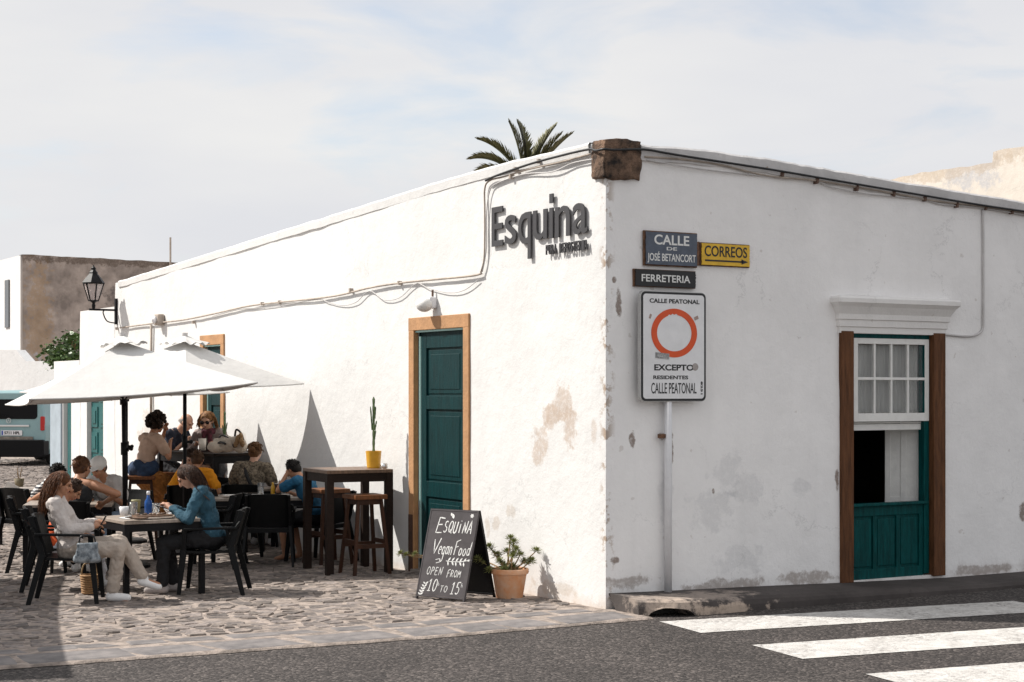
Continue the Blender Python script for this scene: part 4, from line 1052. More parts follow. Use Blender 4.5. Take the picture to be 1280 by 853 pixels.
# ================================================================== furniture
def table(name, label, cat, w, d, h, leg, top_m, leg_m, group=None, loc=(0,0,0), rz=0, top_t=.03, apron=.07, inset=.0):
    t = thing(name, label, cat, loc, rz, group)
    bm = BM(); box(bm, (0, 0, h-top_t/2), (w, d, top_t)); obj('tabletop', bm, top_m, t, bevel=.004)
    bm = BM(); a = w/2-leg/2-inset; b = d/2-leg/2-inset; z = h-top_t-apron/2
    for s in (-1, 1):
        box(bm, (0, s*b, z), (2*a-leg, leg*.6, apron)); box(bm, (s*a, 0, z), (leg*.6, 2*b-leg, apron))
    obj('apron', bm, leg_m, t)
    for sx in (-1, 1):
        for sy in (-1, 1):
            bm = BM(); box(bm, (sx*a, sy*b, (h-top_t)/2), (leg, leg, h-top_t)); obj('leg', bm, leg_m, t, bevel=.003)
    return t
def chair_root(label, loc, rz):
    t = thing('patio_chair', label, 'chair', loc, rz, 'black patio armchairs around the cafe tables')
    bm = BM(); n = 8; W2 = .23
    g = []
    for i in range(n+1):
        y = -.22+.46*i/n; row = []
        for j in range(n+1):
            x = (-1+2*j/n)*(.225+.015*i/n); row.append((x, y, .42-.016*(1-(x/.24)**2)-.012*sin(pi*i/n)+(.012 if i == n else 0)*-1))
        g.append(row)
    top = [[bm.verts.new(p) for p in r] for r in g]; bot = [[bm.verts.new((p[0], p[1], p[2]-.022)) for p in r] for r in g]
    for i in range(n):
        for j in range(n):
            bm.faces.new((top[i][j], top[i][j+1], top[i+1][j+1], top[i+1][j])); bm.faces.new((bot[i][j], bot[i+1][j], bot[i+1][j+1], bot[i][j+1]))
    for i in range(n):
        bm.faces.new((top[i][0], top[i+1][0], bot[i+1][0], bot[i][0])); bm.faces.new((top[i][n], bot[i][n], bot[i+1][n], top[i+1][n]))
        bm.faces.new((top[0][i], bot[0][i], bot[0][i+1], top[0][i+1])); bm.faces.new((top[n][i], top[n][i+1], bot[n][i+1], bot[n][i]))
    obj('seat', bm, 'black_resin', t, smooth=False)
    bm = BM(); n = 10; F_ = []; B2 = []
    for i in range(n+1):
        z = .43+.35*i/n; r1 = []; r2 = []
        for j in range(n+1):
            u = -1+2*j/n; x = u*(.215+.015*i/n); y = -.225-.10*i/n+.045*u*u-.0
            zz = z+(.012*(1-u*u) if i == n else 0); r1.append(bm.verts.new((x, y, zz))); r2.append(bm.verts.new((x, y-.022, zz)))
        F_.append(r1); B2.append(r2)
    for i in range(n):
        for j in range(n):
            bm.faces.new((F_[i][j], F_[i][j+1], F_[i+1][j+1], F_[i+1][j])); bm.faces.new((B2[i][j], B2[i+1][j], B2[i+1][j+1], B2[i][j+1]))
    for i in range(n):
        bm.faces.new((F_[i][0], F_[i+1][0], B2[i+1][0], B2[i][0])); bm.faces.new((F_[i][n], B2[i][n], B2[i+1][n], F_[i+1][n]))
        bm.faces.new((F_[0][i], B2[0][i], B2[0][i+1], F_[0][i+1])); bm.faces.new((F_[n][i], F_[n][i+1], B2[n][i+1], B2[n][i]))
    obj('backrest', bm, 'black_resin', t)
    for s in (-1, 1):
        bm = BM(); bar(bm, (s*.262, -.29, .625), (s*.272, .20, .61), .052, .022); bar(bm, (s*.245, -.315, .68), (s*.262, -.27, .62), .045, .024); obj('armrest', bm, 'black_resin', t, bevel=.005)
        bm = BM(); bar(bm, (s*.270, .19, .605), (s*.245, .20, .41), .032, .045, Vector((0,1,0))); bar(bm, (s*.245, .20, .42), (s*.27, .245, .0), .034, .055, Vector((0,1,0)), .026, .036); obj('leg', bm, 'black_resin', t, bevel=.004)
        bm = BM(); bar(bm, (s*.225, -.33, .78), (s*.235, -.225, .42), .03, .05, Vector((0,1,0))); bar(bm, (s*.235, -.23, .44), (s*.27, -.345, .0), .034, .06, Vector((0,1,0)), .026, .04); obj('leg', bm, 'black_resin', t, bevel=.004)
    bm = BM(); box(bm, (0, .225, .395), (.44, .025, .045)); box(bm, (0, -.22, .395), (.44, .025, .045)); obj('seat_rail', bm, 'black_resin', t)
    return t
chair0 = None
def chair(px, d, deg, label):
    global chair0
    loc = FL(px, d) if d else px; loc.z = .022
    if chair0 is None: chair0 = chair_root(label, loc, yw(deg)); return chair0
    return dup(chair0, loc, yw(deg), label)
stool0 = None
def stool(loc, deg, label, h=.82):
    global stool0
    loc = loc.copy(); loc.z = .022
    if stool0: 
        s = dup(stool0, loc, yw(deg), label); return s
    t = thing('bar_stool', label, 'stool', loc, yw(deg), 'wooden bar stools at the high tables')
    bm = BM(); box(bm, (0, 0, h-.02), (.36, .36, .045)); obj('seat', bm, 'stool_wood', t, bevel=.006)
    bm = BM(); 
    for s in (-1, 1): box(bm, (0, s*.125, h-.07), (.25, .02, .055)); box(bm, (s*.125, 0, h-.07), (.02, .23, .055))
    obj('apron', bm, 'stool_leg', t)
    P = {}
    for sx in (-1, 1):
        for sy in (-1, 1):
            bm = BM(); a = Vector((sx*.125, sy*.125, h-.043)); b = Vector((sx*.195, sy*.195, 0)); bar(bm, a, b, .034, .034, Vector((0,1,0))); obj('leg', bm, 'stool_leg', t, bevel=.003); P[sx, sy] = lambda z, a=a, b=b: a.lerp(b, (h-.043-z)/(h-.043))
    for (q, r_, z) in (((-1,-1),(1,-1),.30), ((1,-1),(1,1),.34), ((1,1),(-1,1),.30), ((-1,1),(-1,-1),.34)):
        bm = BM(); bar(bm, P[q](z), P[r_](z), .022, .045); obj('footrest', bm, 'stool_leg', t)
    stool0 = t; return t

def C(u, d): p = Vector((CX, CY, 0))+RT*u+FW*d; return p
def uv(px, d): return C((px-640)/F*d, d)
M['table_group'] = None
T1 = table('cafe_table', 'square black table with a blue bottle on it, nearest the front', 'table', .78, .80, .725, .05, 'grey_top', 'black_metal', 'low black cafe tables', uv(187, 15.75), yw(33))
T2 = table('cafe_table', 'low table with drinks beside the boy in the blue t-shirt', 'table', 1.10, .75, .725, .05, 'grey_top', 'black_metal', 'low black cafe tables', uv(326, 18.9), yw(10))
T3 = table('cafe_table', 'low table behind the child in the yellow shirt', 'table', 1.1, .75, .725, .05, 'grey_top', 'black_metal', 'low black cafe tables', uv(285, 20.6), yw(12))
T5 = table('cafe_table', 'low table between the man in stripes and the woman in the black tank top', 'table', .9, .75, .725, .05, 'grey_top', 'black_metal', 'low black cafe tables', uv(88, 17.85), yw(10))
T4 = table('cafe_table', 'small low table with a plant pot at the far left', 'table', .62, .62, .725, .045, 'grey_top', 'black_metal', 'low black cafe tables', uv(30, 20.4), yw(14))
HT = table('high_table', 'high dark wooden table with a cactus in a yellow pot on it', 'table', .73, .73, 1.095, .075, 'walnut_top', 'dark_wood', 'high bar tables', C(-1.727, 17.63), yw(27), top_t=.035, apron=.09)
HT2 = table('high_table', 'high black bar table where the woman with sunglasses sits', 'table', 1.45, .62, 1.14, .06, 'dark_wood', 'black_metal', 'high bar tables', uv(258, 21.35), yw(-50), top_t=.035, apron=.09)
stool(uv(456, 17.3), 28, 'reddish wooden bar stool in front of the cactus table')
stool(uv(410, 18.35), 35, 'wooden bar stool behind the left leg of the cactus table')
stool(uv(176, 21.15), 12, 'bar stool under the woman in the mustard skirt')
stool(uv(262, 21.75), 12, 'bar stool under the woman with sunglasses')
stool(uv(220, 22.2), 12, 'bar stool under the bald man')

# ---- parasols
def parasol(label, c, rot, side, zrim, zap, tilt=(0,0), sag=.05, pole_r=.024, scallop=.06, vis=True):
    t = thing('parasol', label, 'parasol', (c.x, c.y, .02), 0, 'white square parasols over the cafe tables')
    H = side/2; T = Matrix.Rotation(radians(tilt[0]), 3, FW); R = Matrix.Rotation(rot, 3, 'Z')
    piv = Vector((0, 0, zrim+.2))
    def X(v):
        return piv+T @ (R @ Vector(v)-piv+Vector((0,0,0)))
    bm = BM(); n = 14
    def canopy_pt(f, s, q):      # face f, s along rim -1..1, q from apex 0 to rim 1
        half = H*q; x = s*half; y = -half*(1-scallop*(1-s*s)*q*q)
        z = zap-(zap-zrim)*(q+sag*4*q*(1-q)*.45) - .035*(1-s*s)*q*(1 if q > .2 else 0)
        a = f*pi/2; return Vector((x*cos(a)-y*sin(a), x*sin(a)+y*cos(a), z))
    for lay in (0, 1):
        for f in range(4):
            G_ = [[bm.verts.new(X(canopy_pt(f, -1+2*i/n, j/n if j else .02)-Vector((0,0,.006*lay)))) for i in range(n+1)] for j in range(n+1)]
            for j in range(n):
                for i in range(n): bm.faces.new((G_[j][i], G_[j][i+1], G_[j+1][i+1], G_[j+1][i]))
    cp = obj('canopy', bm, 'canvas', t, smooth=True)
    # hem round the rim
    bm = BM()
    for f in range(4): tube(bm, [X(canopy_pt(f, -1+2*i/16, 1)-Vector((0,0,.005))) for i in range(17)], .009, 6)
    obj('hem', bm, 'canvas', cp, smooth=True)
    # vent cap with a ruffled hem
    bm = BM(); k = 64; rr = []
    for j, (q, dz) in enumerate(((.02, .10), (.5, .045), (1, .0))):
        ring = []
        for i in range(k):
            a = 2*pi*i/k; sq = 1/max(abs(cos(a)), abs(sin(a))); rad = .25*q*(.6+.4*sq)
            z = zap+dz-.03+(.012*sin(i*1.3)+.010*sin(i*.7) if j == 2 else .008*sin(i*.8)*q); ring.append(bm.verts.new(X(R.inverted() @ (R @ Vector((rad*cos(a), rad*sin(a), z))))))
        rr.append(ring)
    for a, b in zip(rr, rr[1:]):
        for i in range(k): bm.faces.new((a[i], a[(i+1)%k], b[(i+1)%k], b[i]))
    obj('vent_cap', bm, 'canvas', t, smooth=True)
    bm = BM(); apx = X((0, 0, zap+.06)); tube(bm, [apx, apx+Vector((0,0,.035))], .035, 10); obj('finial', bm, 'cable_grey', t)
    foot = Vector((0,0,.03)); bm = BM(); d = (X((0,0,zap))-foot)
    tube(bm, [foot, foot+d], pole_r, 14); obj('pole', bm, 'black_metal', t, smooth=True)
    jn = foot+d*.52; bm = BM(); tube(bm, [jn-d*.028, jn+d*.028], pole_r*1.55, 12); tube(bm, [jn, jn+RT*.065], .016, 8); ell(bm, jn+RT*.075, .024, seg=10, rings=6); obj('tilt_knob', bm, 'black_metal', t, smooth=True)
    rn = foot+d*((zrim-.10)/d.z if d.z else .8); bm = BM(); tube(bm, [rn-d.normalized()*.05, rn+d.normalized()*.05], pole_r*1.7, 12); obj('runner', bm, 'black_metal', t, smooth=True)
    for f in range(4):
        for s in (-1, 0):
            bm = BM(); pts = [X(canopy_pt(f, s, q)-Vector((0,0,.022))) for q in (.03, .25, .5, .75, .98)]; tube(bm, pts, .008, 6)
            bar(bm, rn, X(canopy_pt(f, s, .5)-Vector((0,0,.03))), .012); obj('rib', bm, 'cable_grey', t)
    bm = BM(); lathe(bm, [(.26, 0), (.26, .035), (.22, .05), (.05, .065), (.035, .22)], seg=24); obj('base', bm, 'black_metal', t, bevel=0)
    return t
cA = uv(157, 17.95); cB = uv(231, 19.5); cC = uv(157.5, 20.9)
ra = YAW+radians(22.5)
parasol('nearest white parasol, its canopy filling the left edge of the picture', cA, ra, 2.28, 1.86, 2.42, tilt=(-4.5, 0))
parasol('middle white parasol on a thin black pole behind the nearest one', cB, radians(26), 1.95, 1.98, 2.47, pole_r=.022, scallop=.12)
parasol('farthest white parasol mostly hidden behind the other two canopies', cC, radians(26), 1.8, 1.88, 2.28, pole_r=.024, scallop=.12)
parasol('large unseen white parasol beyond the left edge, added to shade the paving', Vector((-8.5, 4.2, 0)), radians(-16), 6.0, 2.15, 3.05, scallop=.015)  # added out of view, sized and placed for its shadow on the paving

# ---- sandwich board
def chalk_strokes():
    """hand-drawn capitals: strokes in a 0..1 box"""
    def arc(cx, cy, rx, ry, a0, a1, n=10): return [(cx+rx*cos(radians(a0+(a1-a0)*i/n)), cy+ry*sin(radians(a0+(a1-a0)*i/n))) for i in range(n+1)]
    G_ = {}
    G_['E'] = [[(.75,.95),(.1,1),(.05,.0),(.75,.02)], [(.07,.52),(.6,.55)]]
    G_['S'] = [arc(.45,.74,.33,.24,40,270)+arc(.42,.25,.33,.25,90,-150)]
    G_['Q'] = [arc(.48,.5,.42,.48,80,440,18), [(.5,.25),(.95,-.1)]]
    G_['U'] = [[(.08,1),(.1,.35)]+arc(.45,.3,.35,.3,180,360)+[(.82,1)]]
    G_['I'] = [[(.35,.8),(.4,0)], [(.36,1.08),(.38,1.02)]]
    G_['N'] = [[(.05,0),(.1,1),(.75,.05),(.85,1.1)]]
    G_['A'] = [[(0,0),(.5,1.15),(.95,-.02)], [(.15,.35),(.8,.38)]]
    G_['V'] = [[(0,1),(.42,0),(.95,1.1)]]
    G_['e'] = [[(.1,.33),(.8,.38)]+arc(.45,.32,.36,.3,15,300)]
    G_['g'] = [arc(.42,.32,.33,.3,30,390), [(.75,.6),(.78,-.3)]+arc(.45,-.32,.32,.22,0,-170)]
    G_['a'] = [arc(.42,.3,.33,.3,30,390), [(.75,.62),(.82,0)]]
    G_['n'] = [[(.1,.6),(.12,0)], [(.12,.4)]+arc(.42,.4,.28,.22,150,0)+[(.75,0)]]
    G_['F'] = [[(.2,-.1),(.15,.95),(.85,1.1)], [(.16,.5),(.7,.58)]]
    G_['o'] = [arc(.42,.3,.34,.3,80,440)]
    G_['d'] = [arc(.40,.3,.32,.3,30,390), [(.78,1.15),(.76,0)]]
    G_['O'] = [arc(.45,.5,.4,.48,80,440,16)]
    G_['P'] = [[(.1,0),(.12,1)]+arc(.35,.74,.38,.25,90,-90)+[(.1,.48)]]
    G_['R'] = G_['P']+[[(.3,.48),(.85,0)]]
    G_['M'] = [[(0,0),(.15,1),(.45,.35),(.8,1),(.95,0)]]
    G_['T'] = [[(0,.95),(.9,1)], [(.45,.97),(.42,0)]]
    G_['1'] = [[(.2,.8),(.5,1.05),(.45,0)], [(.15,0),(.75,.02)]]
    G_['0'] = [arc(.45,.5,.36,.52,80,440,16)]
    G_['5'] = [[(.85,1.02),(.25,1),(.18,.58)]+arc(.42,.3,.38,.3,115,-140)]
    G_['h'] = [[(.15,1.1),(.1,0)], [(.12,.4)]+arc(.42,.35,.26,.2,150,0)+[(.7,0)]]
    return G_
GL = chalk_strokes()
def ribbon(bm, pts, w, mx, off):
    pts = [Vector((p[0], p[1], 0)) for p in pts]; L = []
    for i, p in enumerate(pts):
        d = pts[min(i+1, len(pts)-1)]-pts[max(i-1, 0)]
        if d.length < 1e-9: d = Vector((1,0,0))
        d.normalize(); n = Vector((-d.y, d.x, 0)); ww = w*1.25*(.75+.35*noise.noise(Vector((p.x*60, p.y*60, off*900))))
        L.append((bm.verts.new(mx @ (p+n*ww/2+Vector((0,0,off)))), bm.verts.new(mx @ (p-n*ww/2+Vector((0,0,off))))))
    for a, b in zip(L, L[1:]): bm.faces.new((a[0], a[1], b[1], b[0]))
fr_ = C(-.430, 14.93); 
wv_c = (.83, -.56); sv_c = (.56, .83)
def cdir(a): return RT*a[0]+FW*a[1]
wv = cdir(wv_c); sv = cdir(sv_c); BWd = .54; BH = .93; spread = .50
base = fr_-wv*BWd/2+sv*spread/2
sb = thing('sandwich_board', 'folding chalkboard sign with the opening hours chalked on it, left of the potted plant', 'sign', (base.x, base.y, .022), atan2(wv.y, wv.x))
ztop_ = .805
def board(side, m):
    o_ = Vector((0, side*spread/2, 0)); tp = Vector((0, side*.012, ztop_)); up = (tp-o_).normalized(); nrm = Vector((0, side, 0)); nrm = (nrm-up*nrm.dot(up)).normalized()
    xd = Vector((1, 0, 0)) if side < 0 else Vector((-1, 0, 0))
    return o_, up, xd, (tp-o_).length
for side in (-1, 1):
    o_, up, xd, L_ = board(side, None); mxp = plane_mx(o_, xd, up)
    bm = BM(); box(bm, (0, L_/2+.02, -.006), (BWd-.02, L_-.05, .012)); 
    for v in bm.verts: v.co = mxp @ v.co
    pn = obj('chalk_panel', bm, 'chalkboard' if side < 0 else 'black_metal', sb)
    bm = BM(); 
    for s in (-1, 1): box(bm, (s*(BWd/2-.006), L_/2, -.010), (.012, L_, .026))
    box(bm, (0, L_-.008, -.010), (BWd-.026, .014, .026)); box(bm, (0, .035, -.010), (BWd-.026, .014, .026))
    for v in bm.verts: v.co = mxp @ v.co
    obj('board_frame', bm, 'chalkboard' if side < 0 else 'black_metal', sb)
o_, up, xd, L_ = board(-1, None); mxp = plane_mx(o_, xd, up)
def write(s, u0, v0, w, h, stroke, slope=0, slant=.14, gap=.22, name='chalk_word'):
    """u0,v0 = left baseline in board fractions; w width, h height in board fractions"""
    bm = BM(); n = len(s); cwid = w*BWd/(n+gap*(n-1)); x = u0*BWd-BWd/2; y = v0*L_
    for i, c in enumerate(s):
        jx = .04*noise.noise(Vector((i*3.1, u0*9, 1))); jy = .05*noise.noise(Vector((i*2.3, v0*9, 2)))
        if c != ' ':
            for stx in GL[c]:
                pts = []
                for a, b in zip(stx, stx[1:]):
                    for k in range(3): pts.append((a[0]+(b[0]-a[0])*k/3, a[1]+(b[1]-a[1])*k/3))
                pts.append(stx[-1])
                P_ = [(x+(px+jx)*cwid+py*h*L_*slant, y+(py+jy)*h*L_+(x+px*cwid-u0*BWd+BWd/2)*slope) for px, py in pts]
                ribbon(bm, P_, stroke, mxp, .0015)
        x += cwid*(1+gap)
    return obj(name, bm, 'chalk', sb)
write('E', .18, .735, .17, .17, .011); write('SQUINA', .335, .745, .575, .125, .0105, gap=.2, name='chalk_word')
write('V', .17, .505, .13, .16, .009); write('egan', .30, .505, .29, .14, .0092, gap=.12); write('F', .62, .52, .10, .14, .0085); write('ood', .72, .505, .24, .13, .0085, gap=.12)
write('OPEN', .14, .275, .32, .085, .006); write('FROM', .56, .265, .28, .075, .006)
write('10', .20, .10, .20, .125, .0085, gap=.1); write('h', .41, .16, .04, .04, .004); write('TO', .47, .095, .15, .07, .006); write('15', .68, .085, .19, .125, .0085, gap=.1); write('h', .89, .16, .04, .04, .004)
# drawn leaf sprigs, heart and flower
bm = BM()
def leafmark(cx, cy, ang, l, w):
    P_ = []
    for i in range(9):
        t = i/8; P_.append((t*l, w*sin(pi*t)))
    Q = P_+[(x, -y) for x, y in P_[-2:0:-1]]
    vs = [bm.verts.new(mxp @ Vector((cx+x*cos(ang)-y*sin(ang), cy+x*sin(ang)+y*cos(ang), .0016))) for x, y in Q]; bm.faces.new(vs)
def bx(u): return u*BWd-BWd/2
def drawn(fn):
    global bm
    bm = BM(); fn(); obj('chalk_mark', bm, 'chalk', sb)
def sprig():
    ribbon(bm, [(bx(.50), .435*L_), (bx(.62), .43*L_), (bx(.80), .435*L_), (bx(.95), .455*L_)], .006, mxp, .0014)
    for i, u in enumerate((.54, .62, .70, .78, .86)):
        leafmark(bx(u), .434*L_, radians(55), .045, .008); leafmark(bx(u), .434*L_, radians(-55 if i % 2 else -75), .045, .008)
    leafmark(bx(.92), .45*L_, .2, .05, .009)
def side_sprig():
    ribbon(bm, [(bx(.08), .03*L_), (bx(.11), .10*L_), (bx(.19), .19*L_)], .005, mxp, .0014)
    for i in range(5):
        yv = (.05+.03*i)*L_; xv = bx(.09+.018*i); leafmark(xv, yv, radians(150), .035, .007); leafmark(xv, yv, radians(40), .035, .007)
drawn(sprig); drawn(side_sprig)
drawn(lambda: ribbon(bm, [(bx(.28), .44*L_), (bx(.36), .455*L_), (bx(.38), .42*L_), (bx(.30), .405*L_)], .006, mxp, .0014))
drawn(lambda: (leafmark(bx(.48), .955*L_, radians(-70), .05, .014), leafmark(bx(.44), .965*L_, radians(-60), .04, .011)))
drawn(lambda: [leafmark(bx(.88), .94*L_, radians(60*k), .022, .006) for k in range(6)])

# ---- terracotta pot with a branching succulent
pc = uv(637, 15.32); pc.z = .022
pot = thing('potted_succulent', 'branching green succulent in a terracotta pot by the corner wall', 'plant', pc)
bm = BM(); lathe(bm, [(.118, 0), (.122, .01), (.156, .215), (.158, .218), (.172, .222), (.176, .232), (.175, .262), (.168, .268), (.152, .266), (.146, .235), (.02, .232)], seg=36); obj('pot', bm, 'terracotta', pot, smooth=False)
bm = BM(); lathe(bm, [(.145, .228), (.145, .238), (.06, .245), (.01, .246)], seg=20); obj('soil', bm, 'soil', pot)
for ch in pot.children:
    if ch.name.startswith('pot'):
        for p_ in ch.data.polygons: p_.use_smooth = True
        e = ch.modifiers.new('e', 'EDGE_SPLIT'); e.split_angle = radians(30)
heads = [(638,673,0),(612,684,.05),(597,699,-.05),(642,678,.08),(645,687,-.06),(634,690,.06),(641,695,-.08),(670,689,.0),(655,702,.07),(625,702,-.08),(630,708,.05),(612,712,-.06),(664,701,-.05),(631,713,-.09),(644,713,.1),(641,708,0),(501,692,.35),(508,694,.33),(519,693,.30), (650,694,.05), (622,694,.1)]
dp = (pc-ORG).dot(FW); rng = random.Random(3)
stems = BM(); leaves = BM()
def rosette(bm, c, ax, r, n=26):
    ax = ax.normalized(); s, u = frame_of(ax)
    for k in range(n):
        a = k*2.39996; t = k/n; el = radians(75-95*t); L = r*(.55+.6*t)*rng.uniform(.85, 1.1)
        d = (s*cos(a)+u*sin(a))*cos(el)+ax*sin(el); side = d.cross(ax).normalized() if abs(d.dot(ax)) < .98 else s; w = r*.12
        b0 = c+d*r*.1; m1 = c+d*L*.55; tip = c+d*L+ax*L*.12; nn = side.cross(d).normalized()*w*.5
        v = [bm.verts.new(b0+side*w*.4), bm.verts.new(b0-side*w*.4), bm.verts.new(m1-side*w), bm.verts.new(m1+side*w), bm.verts.new(tip), bm.verts.new(m1-nn)]
        bm.faces.new((v[0], v[1], v[2], v[3])); bm.faces.new((v[3], v[2], v[4])); bm.faces.new((v[0], v[5], v[1])); bm.faces.new((v[1], v[5], v[2])); bm.faces.new((v[3], v[5], v[0])); bm.faces.new((v[2], v[5], v[4])); bm.faces.new((v[4], v[5], v[3]))
for (hx, hy, dd_) in heads:
    tip = DP(hx, hy, dp+dd_)-pc; st_ = Vector((rng.uniform(-.05,.05), rng.uniform(-.05,.05), .24)); 
    if hx < 530: st_ = Vector(((DP(600, 700, dp+.2)-pc)))
    mid = st_.lerp(tip, .5)+Vector((0,0,-.03 if abs(tip.x) > .1 else .01))
    tube(stems, smooth_pts([st_, mid, tip], 4), [.010-.005*i/8 for i in range(9)], 6)
    ax = (tip-mid).normalized()*.6+Vector((0,0,.7)); rosette(leaves, tip, ax, rng.uniform(.062, .080) if hx > 530 else .055, 34)
    for q in (.6, .8): 
        if rng.random() < .5: rosette(leaves, mid.lerp(tip, q), ax, .05, 18)
bm = stems; long_s = DP(600, 700, dp+.2)-pc; tube(bm, smooth_pts([Vector((-.03,0,.24)), long_s*.6+Vector((0,0,.1)), long_s], 4), .007, 6)
obj('stem', stems, 'succulent_stem', pot, smooth=True); obj('leaves', leaves, 'succulent', pot)

# ---- cactus on the high table
def cactus(name, label, c, ztab, h, rpot, potm, arms, px=None):
    t = thing(name, label, 'plant', (c.x, c.y, ztab+.001))
    bm = BM(); lathe(bm, [(rpot*.8, 0), (rpot*.86, .01), (rpot, rpot*1.9), (rpot*1.03, rpot*2.2), (rpot*.9, rpot*2.2), (rpot*.86, rpot*1.9), (.01, rpot*1.85)], seg=28); obj('pot', bm, potm, t, smooth=False)
    bm = BM(); rib = 5
    def col(p, n=14, r=.014, lean=(0,0)):
        rings = []
        z0, hh = p[2], p[3]
        for i in range(n+1):
            k = i/n; rad0 = r*(1 if i < n else .3)*(1+.12*sin(i*1.9)); ring = []
            for a in range(10):
                rad = rad0*(1.25 if a % 2 else .7); ang = 2*pi*a/10
                ring.append(bm.verts.new((p[0]+lean[0]*k+rad*cos(ang), p[1]+lean[1]*k+rad*sin(ang), z0+hh*k)))
            rings.append(ring)
        for a, b in zip(rings, rings[1:]):
            for k in range(10): bm.faces.new((a[k], a[(k+1)%10], b[(k+1)%10], b[k]))
        bm.faces.new(rings[-1])
    z0 = rpot*1.85
    col((0,0,z0,h), 22, .0115)
    for (dx, dy, z, hh, lx) in arms: col((dx, dy, z, hh), 10, .0065, (lx, 0))
    obj('cactus_stem', bm, 'cactus', t); return t
cc = uv(467, 17.72)
cactus('potted_cactus', 'tall thin cactus in a yellow pot on the high wooden table', cc, 1.095, .60, .082, 'yellow_pot', [(.014, 0, .52, .13, .01), (-.012, .01, .40, .25, -.02), (.015, 0, .40, .1, .02), (.012, .005, .30, .1, .015)])
cc2 = uv(282, 21.0)
cactus('potted_cactus', 'small cactus beside the far door', uv(281, 21.3), 1.14, .42, .05, 'soil', [(.012, 0, .25, .12, .02), (-.012, 0, .2, .14, -.02)])
def small(name, label, cat, loc, z, build, m, smooth=True, rz=0, group=None):
    bm = BM(); build(bm); o = obj(name, bm, m, smooth=smooth); o.location = (loc.x, loc.y, z); o.rotation_euler = (0, 0, rz); return tag(o, label, cat, group)
small('ashtray', 'small metal tin beside the yellow cactus pot', 'ashtray', uv(480, 17.65), 1.096, lambda b: lathe(b, [(.035, 0), (.042, .005), (.042, .05), (.036, .05), (.034, .01)], seg=20), 'chrome')
M['chrome'].node_tree.nodes['Principled BSDF'].inputs['Roughness'].default_value = .35

# ================================================================== things on the tables
def glass_prof(r, h): return [(r*.8, 0), (r*.85, .003), (r, h), (r*.93, h), (r*.78, .012), (.001, .010)]
M['milk'] = mat('milk', (.72,.66,.58), .4); M['cola'] = mat('cola', (.03,.012,.008), .1); M['amber'] = mat('amber', (.62,.36,.03), .15, trans=.3)
M['paper'] = mat('paper', (.74,.72,.69), .8, var=.1, vscale=20); M['white_ceramic'] = mat('white_ceramic', (.75,.75,.76), .25); M['phone_black'] = mat('phone_black', (.01,.01,.012), .2); M['tan_food'] = mat('tan_food', (.45,.28,.14), .8, var=.5, vscale=40, bump=.6)
t1z = .748
bt = thing('water_bottle', 'blue glass water bottle with a pale cap on the nearest table', 'bottle', uv(185.5, 15.75).to_3d(), 0); bt.location.z = t1z
bm = BM(); lathe(bm, [(.030, 0), (.036, .004), (.037, .10), (.034, .125), (.016, .155), (.014, .19)], seg=22); obj('bottle_body', bm, 'bottle_blue', bt, smooth=True)
bm = BM(); lathe(bm, [(.017, .185), (.017, .215), (.012, .22)], seg=16); obj('cap', bm, 'pipe_white', bt, smooth=True)
def tumbler(label, loc, z, r=.036, h=.11, group=None): 
    return small('glass', label, 'glass', loc, z, lambda b: lathe(b, glass_prof(r, h), seg=20), 'clear_glass', group=group)
tumbler('tall clear glass left of the blue bottle', uv(167, 15.5), t1z, .038, .135)
tumbler('clear glass right of the blue bottle', uv(195, 15.85), t1z, .036, .10)
small('cup', 'white paper cup at the left end of the nearest table', 'cup', uv(155, 15.6), t1z, lambda b: lathe(b, [(.034, 0), (.045, .085), (.041, .085), (.031, .006), (.001, .005)], seg=20), 'white_ceramic')
small('bowl', 'small pale blue bowl with a spoon in front of the woman in the blue sweater', 'bowl', uv(213, 15.9), t1z, lambda b: (lathe(b, [(.03, 0), (.062, .045), (.057, .045), (.028, .006), (.001, .005)], seg=22), bar(b, (-.02, 0, .03), (-.09, .0, .10), .012, .004)), 'white_ceramic')
small('jar', 'olive jar standing behind the tall glass', 'jar', uv(170, 16.05), t1z, lambda b: lathe(b, [(.04, 0), (.042, .10), (.046, .105), (.046, .12)], seg=18), mat('olive', (.22,.20,.09), .5))
small('wooden_board', 'flat wooden serving board with leftovers on the nearest table', 'board', uv(190, 15.5), t1z, lambda b: (box(b, (0,0,.008), (.34, .17, .015)), [ell(b, (rng.uniform(-.13,.13), rng.uniform(-.05,.05), .022), (.022,.016,.012), seg=8, rings=5) for _ in range(9)]), 'walnut_top', False, yw(30))
small('napkin', 'crumpled white napkin on the front corner of the nearest table', 'napkin', uv(158, 15.22), t1z, lambda b: (box(b, (0,0,.006), (.12,.09,.008), Euler((.1,0,.3))), box(b, (.03,.01,.016), (.08,.06,.010), Euler((-.15,.2,.8)))), 'paper', False, .4)
small('plate', 'white plate at the right of the nearest table', 'plate', uv(222, 15.75), t1z, lambda b: lathe(b, [(.05, 0), (.095, .014), (.09, .016), (.05, .005), (.001, .005)], seg=26), 'white_ceramic')
small('wooden_board', 'second thin board between the glasses of the nearest table', 'board', uv(171, 15.25), t1z, lambda b: box(b, (0,0,.006), (.18, .11, .012)), 'walnut_top', False, yw(-10))
small('glass', 'dark drink in a glass beside the boy in the blue t-shirt', 'glass', uv(347.5, 18.75), t1z, lambda b: lathe(b, [(.036, 0), (.042, .13), (.001, .125)], seg=20), 'cola')
small('bottle', 'small amber bottle left of the dark drink', 'bottle', uv(341, 18.7), t1z, lambda b: lathe(b, [(.022, 0), (.024, .09), (.012, .12), (.012, .145)], seg=16), 'amber')
tumbler('clear glass behind the phone and wallet', uv(326, 18.85), t1z, .038, .13)
tumbler('slim clear glass on the far low table', uv(298, 20.6), t1z, .034, .17)
